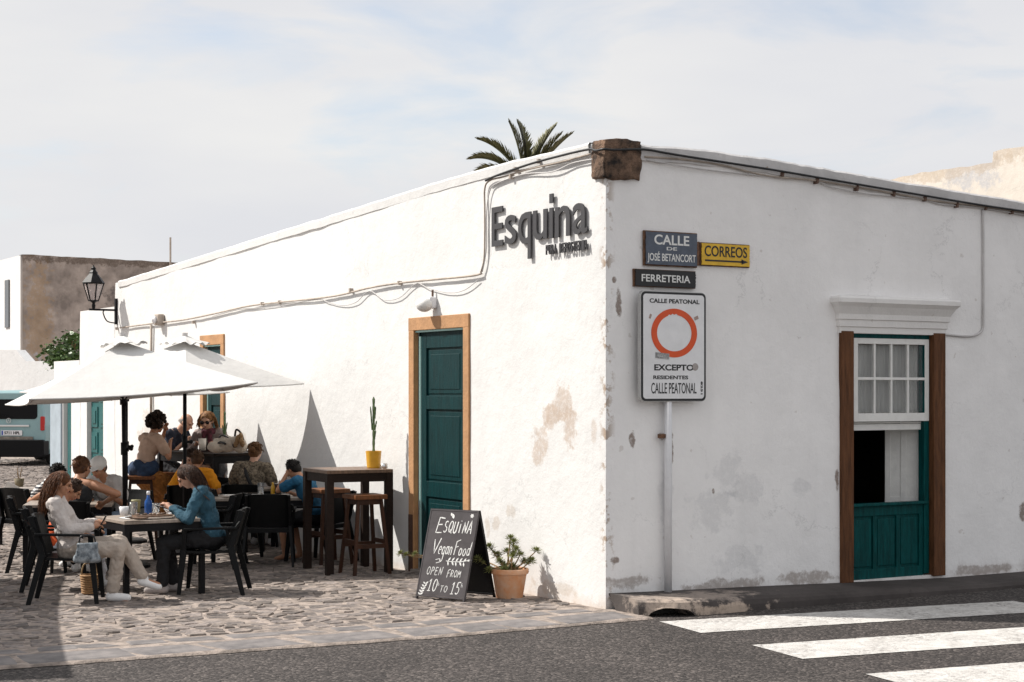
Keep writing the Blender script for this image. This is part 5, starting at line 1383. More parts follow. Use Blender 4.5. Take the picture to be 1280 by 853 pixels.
small('wallet', 'closed dark wallet on the low table by the boy', 'wallet', uv(313, 18.7), t1z, lambda b: box(b, (0,0,.012), (.16, .10, .022)), 'phone_black', False, yw(10))
small('phone', 'phone lying on papers on the low table by the boy', 'phone', uv(324, 18.65), t1z, lambda b: (box(b, (0,0,.003), (.20, .14, .006)), box(b, (.0,0,.010), (.15,.08,.008))), 'paper', False, yw(-10))
small('menu', 'papers spread on the low table left of the wallet', 'menu', uv(296, 18.7), t1z, lambda b: box(b, (0,0,.003), (.30, .20, .005)), 'paper', False, yw(20))
small('sunglasses', 'folded sunglasses on the far low table', 'sunglasses', uv(288, 20.5), t1z, lambda b: (ell(b, (-.035,0,.02), (.03,.008,.022)), ell(b, (.035,0,.02), (.03,.008,.022)), bar(b, (-.065,0,.03), (-.05,.12,.01), .006), bar(b, (.065,0,.03), (.05,.12,.01), .006)), 'phone_black')
small('menu', 'white menu lying on the low table of the man in stripes', 'menu', uv(72, 17.6), t1z, lambda b: box(b, (0,0,.004), (.26, .18, .006)), 'paper', False, yw(25))
small('menu', 'white sheet hanging over the edge of the far left table', 'menu', uv(14, 20.2), .70, lambda b: box(b, (0,0,.03), (.16, .006, .13), Euler((.2,.5,0))), 'paper', False, yw(20))
pp = thing('plant_pot', 'small brown pot with dry twigs on the far left table', 'plant', uv(24, 20.35).to_3d()); pp.location.z = t1z
bm = BM(); lathe(bm, [(.045, 0), (.06, .10), (.055, .10), (.04, .01), (.001, .01)], seg=20); obj('pot', bm, mat('pot_brown', (.16,.13,.08), .8), pp, smooth=True)
bm = BM()
for k in range(9): tube(bm, [(0,0,.05), (rng.uniform(-.03,.03), rng.uniform(-.03,.03), rng.uniform(.14,.24))], .004, 5)
obj('twigs', bm, 'succulent_stem', pp)
ht2z = 1.163
for (px, d, r, h, m, nm, lab) in ((244, 21.6, .04, .10, 'white_ceramic', 'cup', 'white cup before the woman with sunglasses'), (232, 22.0, .04, .07, 'white_ceramic', 'cup', 'white cup left of the black parasol pole on the high table'), (253, 21.1, .05, .15, 'milk', 'menu_holder', 'beige paper holder in front of the woman with sunglasses')):
    small(nm, lab, nm.replace('_', ' '), uv(px, d), ht2z, lambda b, r=r, h=h: lathe(b, [(r*.85, 0), (r, h), (r*.9, h), (r*.75, .01), (.001, .008)], seg=18), m)
# straw bag with white cloth on the high table
bg = thing('tote_bag', 'white cloth bag with brown straps lying on the far high table', 'bag', uv(289, 20.55).to_3d(), yw(-30)); bg.location.z = ht2z
bm = BM()
for k in range(9): ell(bm, (rng.uniform(-.24,.20), rng.uniform(-.08,.08), rng.uniform(.05,.13)), (rng.uniform(.08,.14), rng.uniform(.06,.1), rng.uniform(.05,.09)), Euler((rng.uniform(-.5,.5), rng.uniform(-.5,.5), 0)), 12, 8)
o = obj('bag_body', bm, cloth('bag_cloth', (.66,.58,.48), .8, .3, 12), bg, smooth=True); r_ = o.modifiers.new('r', 'REMESH'); r_.mode = 'VOXEL'; r_.voxel_size = .016; r_.use_smooth_shade = True
bm = BM(); tube(bm, smooth_pts([Vector((-.25,0,.05)), Vector((-.12,-.05,.2)), Vector((.02,-.06,.16)), Vector((.1,-.06,.06))]), .012, 6); tube(bm, smooth_pts([Vector((.05,0,.1)), Vector((.10,-.03,.27)), Vector((.18,-.02,.22)), Vector((.2,0,.1))]), .014, 6); tube(bm, smooth_pts([Vector((-.2,-.07,.03)), Vector((-.1,-.1,.12)), Vector((0,-.11,.1))]), .014, 6)
obj('strap', bm, 'phone_black', bg, smooth=True)
for k in range(4):
    bm = BM(); ell(bm, (.12+.035*k, -.05-.02*(k%2), .12+.03*(k%3)), (.03, .03, .07), Euler((.2*k, .3, 0)), 10, 8); obj('bun', bm, 'tan_food', bg, smooth=True)

# ================================================================== behind: van, palm, bougainvillea
vd = 42.5; vc = uv(11, vd); van = thing('parked_van', 'pale teal van parked at the end of the lane, seen from behind', 'van', (vc.x, vc.y, 0), yw(-8))
# body: loft of cross sections along y (local +Y forward)
bm = BM(); secs = []
def vsec(y, zt_, inset, zb_=.32):
    pts = []
    prof_ = [(.90, zb_), (.95, zb_+.12), (.96, .75), (.955, 1.05), (.90-inset*.3, 1.45), (.84-inset*.6, zt_-.12), (.76-inset*.6, zt_-.03), (.60-inset*.5, zt_)]
    for x, z in prof_: pts.append((x, y, min(z, zt_)))
    for x, z in prof_[::-1]: pts.append((-x, y, min(z, zt_)))
    return [bm.verts.new(p) for p in pts]
S = [vsec(.02, 1.88, .06), vsec(.12, 1.93, .0), vsec(2.0, 1.95, 0), vsec(3.3, 1.92, 0), vsec(3.9, 1.35, .0), vsec(4.6, 1.10, .0), vsec(4.8, .8, .1)]
for a, b in zip(S, S[1:]):
    for k in range(len(a)-1): bm.faces.new((a[k], a[k+1], b[k+1], b[k]))
bm.faces.new(S[0]); bm.faces.new(S[-1])
vb = obj('body', bm, 'van_paint', van, bevel=.03)
bm = BM(); rrect(bm, 0, 1.46, 1.50, .50, .09, -.004, .03); obj('rear_window', bm, 'van_dark', van)
bm = BM(); rrect(bm, 0, .47, 1.94, .44, .07, -.10, .25); obj('bumper', bm, 'van_dark', van, bevel=.02)
bm = BM(); box(bm, (0, -.012, 1.04), (1.1, .03, .05)); obj('chrome_strip', bm, 'chrome', van, bevel=.01)
for s in (-1, 1):
    bm = BM(); rrect(bm, s*.895, 1.10, .10, .36, .03, -.022, .06); obj('tail_light', bm, 'red_lens', van, bevel=.01)
npl = BM(); rrect(npl, .08, .86, .56, .13, .015, -.02, .0); npo = obj('number_plate', npl, 'sign_white', van)
bm = BM(); box(bm, (-.165, -.022, .86), (.04, .004, .11)); M['eu_blue'] = mat('eu_blue', (.02,.06,.35), .4); obj('plate_band', bm, 'eu_blue', npo)
fit_text('5711 HPL', .42, .075, 'letter_black', npo, plane_mx((.10, -.024, .86), (1,0,0), (0,0,1)), extrude=.001, bold=.03)
bm = BM(); 
for a in range(24):
    t0, t1 = 2*pi*a/24, 2*pi*(a+1)/24; bar(bm, (.06*cos(t0), -.012, 1.17+.06*sin(t0)), (.06*cos(t1), -.012, 1.17+.06*sin(t1)), .010)
for a in (90, 210, 330): bar(bm, (0, -.012, 1.17), (.058*cos(radians(a)), -.012, 1.17+.058*sin(radians(a))), .008)
obj('badge', bm, 'chrome', van)
bm = BM(); bar(bm, (.1, -.02, 1.24), (-.32, -.02, 1.33), .02); obj('wiper', bm, 'van_dark', van)
bm = BM(); rrect(bm, 0, .72, 1.3, .10, .03, -.016, .0); M['dull_trim'] = mat('dull_trim', (.30,.26,.22), .6, var=.6, vscale=5); obj('lower_trim', bm, 'dull_trim', van)
for sx in (-1, 1):
    for y in (.85, 3.9):
        bm = BM(); lathe(bm, [(.18, 0), (.33, .0), (.345, .04), (.345, .18), (.33, .22), (.18, .22)], seg=26); bmesh.ops.rotate(bm, verts=bm.verts, matrix=Matrix.Rotation(pi/2*sx, 3, 'Y')); bmesh.ops.translate(bm, verts=bm.verts, vec=(sx*.74, y, .345)); w = obj('wheel', bm, 'tyre', van, smooth=False)
        bm = BM(); lathe(bm, [(.02, .0), (.19, .015), (.185, .20), (.02, .205)], seg=20); bmesh.ops.rotate(bm, verts=bm.verts, matrix=Matrix.Rotation(pi/2*sx, 3, 'Y')); bmesh.ops.translate(bm, verts=bm.verts, vec=(sx*.745, y, .345)); obj('rim', bm, 'chrome', w)

def palm(c, zc, name_lbl):
    t = thing('palm_tree', name_lbl, 'tree', (c.x, c.y, 0)); rng = random.Random(11)
    bm = BM(); pts = [(0,0,-.1), (.05,0,zc*.5), (0,0,zc-.1)]; n = 30
    tube(bm, [(.04*sin(i*.5), 0, -.1+(zc)*i/n) for i in range(n+1)], [.24-.05*i/n+(.018 if i % 2 else 0) for i in range(n+1)], 12); obj('trunk', bm, 'palm_trunk', t)
    def frond(az, el, L, droop, wid=.34, tw=0):
        bm = BM(); pts = []; d = RT*cos(az)+FW*sin(az); p = Vector((0,0,zc)); e = el; n = 16
        for i in range(n+1):
            pts.append(p.copy()); p = p+(d*cos(e)+Z*sin(e))*(L/n); e -= droop/n*(.4+1.2*i/n)
        tube(bm, pts, [.035*(1-.85*i/n) for i in range(n+1)], 5)
        sd = d.cross(Z).normalized()
        for i in range(3, n*5):
            k = i/5; a = int(k); q = pts[a].lerp(pts[min(a+1, n)], k-a); tt = k/n
            dirv = (pts[min(a+1, n)]-pts[max(a, 0)]); dirv = dirv.normalized() if dirv.length > 0 else d
            up = sd.cross(dirv).normalized()
            LL = wid*(.35+1.0*sin(pi*min(1, tt*.9+.12)))*rng.uniform(.85, 1.1)
            for s in (-1, 1):
                v = (dirv*(.95)+sd*s*(.62-.2*tt)+up*(.30+.15*rng.random())).normalized(); tip = q+v*LL-Z*LL*.15; w = .028
                wv_ = v.cross(up).normalized()*w; m_ = q+v*LL*.5
                vs = [bm.verts.new(q-wv_*.4), bm.verts.new(q+wv_*.4), bm.verts.new(m_+wv_), bm.verts.new(tip), bm.verts.new(m_-wv_)]; bm.faces.new(vs)
        obj('frond', bm, 'palm_leaf', t)
    for (az, el, L, dr) in ((180, 50, 1.75, 1.25), (186, 62, 1.85, .95), (170, 36, 1.45, 1.0), (160, 92, 1.75, .5), (175, 82, 1.8, .35), (20, 70, 1.9, .4), (0, 62, 1.7, .35), (10, 55, 1.95, .35), (320, 30, 1.4, 1.0), (210, 30, 1.2, .9), (90, 35, 1.5, 1.2), (150, 40, 1.3, 1.0)):
        frond(radians(az), radians(el), L*.80, dr)
pcn = uv(657, 36); palm(pcn, DP(657, 232, 36).z, 'palm tree whose fronds rise above the cafe roof')
def bush(c, name, label, r, n, m, seedv, zc):
    t = thing(name, label, 'plant', (c.x, c.y, 0)); rng = random.Random(seedv); bm = BM(); st_ = BM()
    tube(st_, [(0,0,0), (.1,0,zc*.6), (0,0,zc)], [.07,.05,.03], 7)
    cl_ = [Vector((rng.uniform(-r[0], r[0]), rng.uniform(-r[1], r[1]), zc+rng.uniform(-r[2], r[2]))) for _ in range(46)]
    for cc in cl_:
        if (cc.x/r[0]*.9-(cc.z-zc)/r[2]*.7) < -.9: continue
        tube(st_, [(0,0,zc-.3), cc], .012, 4)
        for _ in range(n):
            p = cc+Vector((rng.gauss(0,.11), rng.gauss(0,.11), rng.gauss(0,.07))); a = Vector((rng.uniform(-1,1), rng.uniform(-1,1), rng.uniform(-.3,1))).normalized(); s, u = frame_of(a); l = rng.uniform(.03,.055)
            vs = [bm.verts.new(p+s*l), bm.verts.new(p+u*l*.6), bm.verts.new(p-s*l), bm.verts.new(p-u*l*.6)]; bm.faces.new(vs)
    obj('branches', st_, 'succulent_stem', t); obj('foliage', bm, m, t); return t
bc = uv(90, 32.5); bush(bc, 'shrub', 'leafy green shrub showing above the garden wall in front of the brown house', (.36, .4, .27), 60, 'leaf', 4, DP(86, 440, 32.5).z)
# ================================================================== people
M['jeans'] = cloth('jeans', (.30,.40,.55)); M['sole'] = mat('sole', (.75,.74,.73), .6); M['eye'] = mat('eye', (.015,.01,.008), .2); M['lips'] = mat('lips', (.42,.13,.10), .5); M['eye_white'] = mat('eye_white', (.7,.67,.64), .3)
_fold = bpy.data.textures.new('folds', 'CLOUDS'); _fold.noise_scale = .065; _fold.noise_depth = 2
def remesh(o, v, disp=0, sm=2):
    r = o.modifiers.new('skin', 'REMESH'); r.mode = 'VOXEL'; r.voxel_size = v; r.use_smooth_shade = True
    if sm: s = o.modifiers.new('smooth', 'SMOOTH'); s.iterations = sm; s.factor = .5
    if disp: d = o.modifiers.new('folds', 'DISPLACE'); d.texture = _fold; d.strength = disp; d.mid_level = .5; d.texture_coords = 'GLOBAL'
def V(*a): return Vector(a)
def ik(a, b, l1, l2, hint):
    """joint between a and b for two bones"""
    d = b-a; L = min(d.length, (l1+l2)*.995); d = d.normalized(); b2 = a+d*L
    x = (l1*l1-l2*l2+L*L)/(2*L); h = sqrt(max(0, l1*l1-x*x)); hv = hint-d*hint.dot(d); hv.normalize()
    return a+d*x+hv*h, b2
def person(label, loc, deg, seat=.46, lean=10, twist=0, roll=0, skin='fair', top=None, top_kind='tee', bottom='jeans', bottom_kind='trousers', shoes='sole',
           hands=((-.13,.42,.78), (.13,.42,.78)), feet=((-.11,.45), (.11,.45)), footz=(0,0), knee_hint=None, head_pitch=20, head_yaw=0, head_roll=0, hair=('short', (.03,.02,.015)), s=1.0,
           vox=.011, hold=None, extras=None, elbow_out=.6, foot_yaw=(0,0), bulk=1.0, thigh=.43, child=False):
    t = thing('person', label, 'person', (loc.x, loc.y, .022), yw(deg), 'people sitting at the cafe tables')
    P = V(0, 0, seat+.10*s)
    Rl = Matrix.Rotation(-radians(lean), 3, 'X') @ Matrix.Rotation(radians(roll), 3, 'Y'); Rc = Matrix.Rotation(-radians(lean*1.35), 3, 'X') @ Matrix.Rotation(radians(twist), 3, 'Z') @ Matrix.Rotation(radians(roll), 3, 'Y')
    waist = P+Rl @ V(0, 0, .17*s); chest = waist+Rc @ V(0, .01*s, .17*s); base = chest+Rc @ V(0, 0, .145*s)     # base of the neck
    neck = base+Rc @ V(0, .02*s, .055*s)
    sh = [base+Rc @ V(k*.165*s*bulk, 0, -.025*s) for k in (-1, 1)]
    Rh = Matrix.Rotation(radians(head_yaw), 3, 'Z') @ Matrix.Rotation(-radians(head_pitch), 3, 'X') @ Matrix.Rotation(radians(head_roll), 3, 'Y')
    hc = neck+Rc @ V(0, .01*s, .03*s)+Rh @ V(0, .025*s, .095*s)
    hips = [P+V(k*.085*s, .02, -.01) for k in (-1, 1)]
    ank = [V(feet[i][0], feet[i][1], .085*s+footz[i]) for i in (0, 1)]
    kn = []
    for i in (0, 1):
        h = knee_hint[i] if knee_hint else V(feet[i][0]*.6, .6, 1); k_, a_ = ik(hips[i], ank[i], thigh*s, .42*s, Vector(h)); kn.append(k_); ank[i] = a_
    wr = [Vector(h) for h in hands]; el = []
    for i in (0, 1):
        k = -1 if i == 0 else 1; e, w = ik(sh[i], wr[i], .285*s, .255*s, V(k*elbow_out, -.35, -.9)); el.append(e); wr[i] = w
    # --- one continuous body
    b = BM()
    sc = lambda *a: tuple(x*s for x in a)
    ell(b, hc+Rh @ V(0, -.012*s, .022*s), sc(.073, .090, .088), Rh); ell(b, hc+Rh @ V(0, .028*s, -.035*s), sc(.056, .062, .070), Rh)
    cap(b, hc+Rh @ V(0, .062*s, -.078*s), hc+Rh @ V(0, .070*s, -.074*s), .022*s, .018*s)
    cap(b, hc+Rh @ V(0, .086*s, .016*s), hc+Rh @ V(0, .108*s, -.022*s), .009*s, .015*s, 8)
    for k in (-1, 1):
        ell(b, hc+Rh @ V(k*.075*s, -.004*s, -.006*s), sc(.011, .019, .032), Rh, 10, 6); ell(b, hc+Rh @ V(k*.034*s, .064*s, -.022*s), sc(.022, .020, .020), Rh, 10, 6)
        cap(b, hc+Rh @ V(k*.014*s, .088*s, .029*s), hc+Rh @ V(k*.046*s, .074*s, .030*s), .009*s, .008*s, 8)
    cap(b, base-V(0,0,.02*s), neck+(hc-neck)*.45, .056*s, .050*s)
    ell(b, chest, sc(.150*bulk, .098, .155), Rc); ell(b, waist, sc(.128*bulk, .092, .15), Rl); ell(b, P+V(0,-.01,0), sc(.160*bulk, .12, .115))
    cap(b, sh[0]+Rc @ V(.05*s,0,.01*s), sh[1]+Rc @ V(-.05*s,0,.01*s), .060*s, .060*s)
    for i in (0, 1):
        cap(b, sh[i], el[i], .049*s*bulk, .036*s); cap(b, el[i], wr[i], .037*s, .023*s)
        cap(b, hips[i], kn[i], .083*s*bulk, .055*s); cap(b, kn[i], ank[i], .054*s, .034*s)
        # hand: palm, four fingers of different length bent twice, thumb from the side of the palm
        k = -1 if i == 0 else 1
        f = (wr[i]-el[i]).normalized(); g = V(-k*.8, .15, .0); 
        side = (g-f*g.dot(f)).normalized(); up = side.cross(f)*(-k); palm = wr[i]+f*.048*s
        cap(b, wr[i], palm, .022*s, .027*s, 10)
        for q in range(4):
            o0 = palm+side*(.018-.0125*q)*s*2*.75+f*.018*s; ln = (.030, .034, .032, .025)[q]*s; cr = .55+.12*q
            p1 = o0+(f-up*.35*cr)*ln; p2 = p1+(f*.4-up*.9*cr).normalized()*ln*.85; rf = max(.0078, .0085*s)
            cap(b, palm+(o0-palm)*.5, o0, rf*1.2, rf*1.1, 7); cap(b, o0, p1, rf*1.05, rf, 7); cap(b, p1, p2, rf, rf*.85, 7)
        tb = wr[i]+f*.02*s+side*.022*s; t1_ = tb+(side*.8+f*.6)*.030*s; cap(b, tb, t1_, .011*s, .010*s, 7); cap(b, t1_, t1_+(f*.8-up*.4)*.026*s, .010*s, .008*s, 7)
        fy_ = radians(foot_yaw[i]); fd = V(sin(fy_), cos(fy_), -.18); fd.normalize()
        cap(b, ank[i]+V(0,0,-.03*s), ank[i]+fd*.14*s+V(0,0,-.045*s), .036*s, .026*s)
    o = obj('body', b, M['skin_'+skin], t); remesh(o, vox, 0, 2)
    # --- face details
    for k in (-1, 1):
        f_ = BM(); ell(f_, hc+Rh @ V(k*.031*s, .0795*s, .012*s), sc(.013, .007, .0075), Rh, 10, 6); ell(f_, hc+Rh @ V(k*.031*s, .085*s, .011*s), sc(.0060, .0035, .0060), Rh, 8, 5); obj('eye', f_, 'eye', t)
        f_ = BM(); cap(f_, hc+Rh @ V(k*.016*s, .091*s, .033*s), hc+Rh @ V(k*.048*s, .079*s, .034*s), .0042*s, .003*s, 6); obj('eyebrow', f_, mat('brow', tuple(c*.8 for c in hair[1]), .9) if hair else 'eye', t)
    f_ = BM(); ell(f_, hc+Rh @ V(0, .0865*s, -.051*s), sc(.021, .008, .0062), Rh, 10, 6); obj('mouth', f_, 'lips', t)
    # --- clothing
    if top:
        c = BM(); g = 1.0+.0
        tk = top_kind; a = .016*s
        ell(c, chest, ((.150*bulk)*s+a*1.1, .098*s+a*1.3, .150*s), Rc); ell(c, waist, (.130*bulk*s+a*1.1, .094*s+a*1.2, .16*s), Rl); ell(c, P+V(0,-.01,.03), (.158*bulk*s+a, .118*s+a, .10*s))
        if tk != 'tank':
            cap(c, sh[0]+Rc @ V(.04*s,0,.005*s), sh[1]+Rc @ V(-.04*s,0,.005*s), .060*s+a*.8, .060*s+a*.8)
            for i in (0, 1):
                if tk in ('long', 'loose'):
                    w_ = 1.7 if tk == 'loose' else 1.0; e1 = el[i]; cap(c, sh[i], e1, .049*s*bulk+a*w_, .040*s+a*w_); cap(c, e1, e1.lerp(wr[i], .90), .040*s+a*w_, .024*s+a*w_*.8)
                else: cap(c, sh[i], sh[i].lerp(el[i], .62), .049*s*bulk+a*1.2, .046*s+a*1.6)
        else:
            for k in (-1, 1): cap(c, chest+Rc @ V(k*.085*s, .0, .06*s), base+Rc @ V(k*.075*s, 0, .022*s), .05*s, .036*s)
        o = obj({'tee':'t_shirt', 'tank':'tank_top', 'long':'sweater', 'loose':'blouse'}[tk], c, top, t); remesh(o, max(vox, .009), .034 if tk != 'tank' else .014, 2)
    c = BM(); a = .014*s
    ell(c, P+V(0,-.01,-.005), (.160*bulk*s+a, .12*s+a, .115*s+a*.6))
    if bottom_kind == 'skirt':
        for i in (0, 1): cap(c, hips[i], kn[i], .10*s, .085*s)
        m_ = (kn[0]+kn[1])/2; f_ = (ank[0]+ank[1])/2
        for q in range(7):
            u = -1+2*q/6; cap(c, m_+V(u*.14, -.03+.02*(q % 2), -.02), f_+V(u*.19, -.06+.05*(q % 2), .10+.02*(q % 3)), .062, .055)
        for q in range(5):
            u = -1+2*q/4; cap(c, P+V(u*.14, .04, -.05), m_+V(u*.15, -.03, -.05), .08, .07); cap(c, P+V(u*.15,.02,-.08), m_*.45+P*.2+f_*.3+V(u*.18, 0, -.03), .07, .055)
    else:
        for i in (0, 1):
            wide = {'trousers':1.0, 'shorts':1.2, 'wide':1.5}[bottom_kind]
            cap(c, hips[i], kn[i], .083*s*bulk+a, .055*s+a*wide)
            if bottom_kind != 'shorts': cap(c, kn[i], kn[i].lerp(ank[i], .93), .054*s+a*wide, .036*s+a*wide*1.1)
    o = obj({'skirt':'skirt', 'shorts':'shorts'}.get(bottom_kind, 'trousers'), c, bottom, t); remesh(o, max(vox, .010), .036, 2)
    if shoes:
        for i in (0, 1):
            c = BM(); fy_ = radians(foot_yaw[i]); fd = V(sin(fy_), cos(fy_), 0); q = ank[i]
            dz = -.30 if footz[i] > .1 else 0
            fd2 = (fd+V(0,0,dz)).normalized()
            cap(c, q+V(0,0,-.035*s)-fd*.02*s, q+fd2*.145*s+V(0,0,-.048*s), .046*s, .036*s); cap(c, q+V(0,0,-.02*s), q+V(0,0,.01*s), .044*s, .042*s)
            o = obj('shoe', c, shoes, t); remesh(o, .009, 0, 2)
    # --- hair
    if hair:
        kind, hcol = hair[:2]; hm = mat('hair', hcol, .5, spec=.2, var=.45, vscale=30, col2=hair[2] if len(hair) > 2 else None, bump=.6, bscale=70, obj_rand=0)
        rng = random.Random(int(loc.x*1000) & 0xffff); c = BM()
        top_ = hc+Rh @ V(0, -.020*s, .030*s)
        if kind != 'bald':
            ell(c, top_, sc(.082, .092, .090), Rh, 18, 12); ell(c, hc+Rh @ V(0, -.045*s, -.010*s), sc(.074, .062, .080), Rh, 16, 10)
            for k in (-1, 1): ell(c, hc+Rh @ V(k*.062*s, -.012*s, .012*s), sc(.020, .038, .048), Rh, 10, 8)
        def strands(n, L, spread, az0=-1.6, az1=1.6, wave=.012, rad=.0055, start=.072, grav=.8):
            for q in range(n):
                az = rng.uniform(az0, az1)+pi; e_ = rng.uniform(-.2, 1.25)
                d = V(-sin(az)*cos(e_)*.082, cos(az)*cos(e_)*.095, sin(e_)*.095)*s; p = top_+Rh @ d; out = (Rh @ d).normalized(); pts = [p-out*.008]; dirv = (out*.5-Z*grav+Rh @ V(0,-.25,0)).normalized(); l = L*rng.uniform(.7, 1.1); m_ = 9
                for j in range(m_):
                    p = p+dirv*(l/m_)+V(rng.uniform(-1,1), rng.uniform(-1,1), 0)*wave*.6; dirv = (dirv*.72-Z*.35+V(rng.uniform(-1,1), rng.uniform(-1,1), 0)*spread).normalized()
                    # keep outside the head
                    vv = p-(hc+Rh @ V(0,-.01,0)); 
                    if vv.length < .098*s: p = (hc+Rh @ V(0,-.01,0))+vv.normalized()*.098*s
                    lq = Rh.inverted() @ (p-hc)
                    if lq.y > -.005*s: p = hc+Rh @ V(lq.x*1.02, -.005*s, lq.z)
                    pts.append(p.copy())
                tube(c, pts, [rad*1.3]*2+[rad]*(m_-3)+[rad*.7, rad*.3], 5)
        if kind == 'short':
            for q in range(240):
                az = rng.uniform(-pi, pi); e_ = rng.uniform(-.3, 1.5); 
                if abs(az) < 1.25 and e_ < .75: continue
                d = V(sin(az)*cos(e_)*.083, cos(az)*cos(e_)*.093, sin(e_)*.091)*s; p = top_+Rh @ d; o_ = (Rh @ d).normalized(); tube(c, [p-o_*.006, p+o_*.010+V(rng.uniform(-1,1), rng.uniform(-1,1), rng.uniform(-1,.3))*.014], [.006, .002], 4)
        if kind == 'curly':
            for q in range(300):
                az = rng.uniform(-pi, pi); e_ = rng.uniform(-.75, 1.5)
                if abs(az) < 1.1 and e_ < .6: continue
                d = V(sin(az)*cos(e_)*.125, cos(az)*cos(e_)*.125, sin(e_)*.125)*s; ell(c, top_+Rh @ (d*rng.uniform(.75, 1.15)), rng.uniform(.014, .026), None, 7, 5)
        if kind == 'long': strands(1300, hair[3] if len(hair) > 3 else .34, .09, rad=.0022); cap(c, hc+Rh @ V(0,-.06*s,.0), hc+Rh @ V(0,-.085*s,-.02)-Z*.11, .070*s, .045*s)
        if kind == 'bob': strands(420, .15, .10, -2.2, 2.2, rad=.004)
        if kind in ('bun', 'tied'):
            ell(c, hc+Rh @ V(0, -.105*s, (.02 if kind == 'tied' else .005)*s), sc(.045, .04, .045), Rh, 12, 8)
            for q in range(60):
                a0 = rng.uniform(0, 6.28); e_ = hc+Rh @ V(.04*cos(a0), -.11+.02*rng.random(), .02+.04*sin(a0)); tube(c, [e_, e_+V(rng.uniform(-1,1), rng.uniform(-1,1), rng.uniform(-.5,1))*.028], [.006, .002], 4)
            strands(40, .06, .3)
        if kind == 'tail': strands(60, .10, .15); ell(c, hc+Rh @ V(0, -.11, .0), (.03,.03,.03), None, 8, 6); 
        if kind == 'tail':
            for q in range(110):
                p = hc+Rh @ V(rng.uniform(-.03,.03), -.11, rng.uniform(-.02,.02)); pts = [p.copy()]; dv = Rh @ V(rng.uniform(-.15,.15), -.5, -.4)
                for j in range(8): p = p+(dv.normalized()*.045); dv = dv*.7+V(rng.uniform(-.15,.15), rng.uniform(-.1,.12), -.5); pts.append(p.copy())
                tube(c, pts, [.007]*7+[.004, .002], 5)
        if kind == 'cap':
            pass
        if kind == 'bald':
            for k in (-1, 1): ell(c, hc+Rh @ V(k*.066*s, -.035*s, -.005*s), sc(.014, .04, .034), Rh, 10, 8)
            ell(c, hc+Rh @ V(0, -.085*s, -.02*s), sc(.055, .018, .03), Rh, 10, 8)
        obj('hair', c, hm, t, smooth=True)
        if kind == 'cap':
            c = BM(); ell(c, top_+Rh @ V(0,0,.012), sc(.092, .102, .088), Rh, 20, 12); ell(c, top_+Rh @ V(0, .095, .012), sc(.07, .07, .010), Rh, 16, 6); obj('cap', c, 'white_paint', t, smooth=True)
    if extras: extras(t, dict(hc=hc, Rh=Rh, Rc=Rc, chest=chest, P=P, waist=waist, kn=kn, ank=ank, wr=wr, el=el, sh=sh, base=base, neck=neck))
    return t
def held(name, label, t, lc, build, m, cat, rz=0):
    """an object held in a hand: top-level, placed from the person's local frame"""
    Mx = Matrix.Translation(t.location) @ Matrix.Rotation(t.rotation_euler.z, 4, 'Z'); p = Mx @ Vector(lc)
    bm = BM(); build(bm); o = obj(name, bm, m); o.location = p; o.rotation_euler = (0, 0, t.rotation_euler.z+rz); tag(o, label, cat); return o

# the woman in white at the left of the nearest table
k1 = chair(90, 15.05, -82, 'patio armchair of the woman in the white blouse, nearest the front')
p1 = uv(90, 15.05)
def ex1(t, J):
    pass
w1 = person('long haired woman in a white blouse and cream trousers, legs crossed, nearest the front', p1, -82, seat=.38, s=.93, lean=-16, skin='tan', top=cloth('white_blouse', (.56,.51,.48), .4, .12), top_kind='loose',
    bottom=cloth('cream_trousers', (.46,.39,.33), .5, .18), bottom_kind='wide', shoes='sole', hands=((-.04,.20,.70), (.05,.18,.67)), feet=((-.02,.63), (.08,.36)), footz=(.12, 0), knee_hint=((0,.3,1), (0,.5,1)),
    head_pitch=24, hair=('long', (.04,.018,.009), (.14,.05,.017), .34), vox=.008, foot_yaw=(0,0))
held('phone', 'phone in the hands of the woman in the white blouse', w1, (0, .265, .70), lambda b: box(b, (0,0,0), (.075,.012,.145), Euler((-.5,0,0))), 'phone_black', 'phone')
# someone in orange beyond her, knee drawn up in white trousers
chair(76, 16.0, -78, 'patio armchair of the person in orange, beyond the woman in white')
person('person in an orange top and white trousers, one knee drawn up, beyond the white blouse', uv(71, 15.95), -80, seat=.33, lean=4, skin='tan', top=cloth('orange_top', (.68,.10,.02), .3), top_kind='tank',
    bottom=cloth('white_trousers', (.68,.69,.74), .4, .12), bottom_kind='wide', hands=((-.06,.36,.56), (.12,.30,.52)), feet=((-.10,.40), (.02,.26)), footz=(0,.18), head_pitch=45, hair=('short', (.05,.025,.015)), s=.86, vox=.010)
# the woman in the blue sweater
chair(262, 15.72, 92, 'patio armchair of the woman in the blue sweater')
w2 = person('woman in a blue knitted sweater with long dark hair bending over her phone', uv(264, 15.72), 96, seat=.42, s=.95, lean=9, skin='fair', top=cloth('blue_sweater', (.022,.085,.13), .8, .3, 14), top_kind='long',
    bottom=cloth('black_trousers', (.012,.012,.014), .4), bottom_kind='wide', shoes=cloth('pale_shoe', (.45,.40,.38)), hands=((-.09,.37,.80), (.06,.37,.80)), feet=((-.10,.44), (.09,.34)), head_pitch=45,
    hair=('long', (.018,.010,.007), (.07,.032,.018), .38), vox=.008)
held('phone', 'phone in the hands of the woman in the blue sweater', w2, (-.02, .44, .80), lambda b: box(b, (0,0,0), (.075,.145,.010), Euler((.25,0,0))), 'phone_black', 'phone')
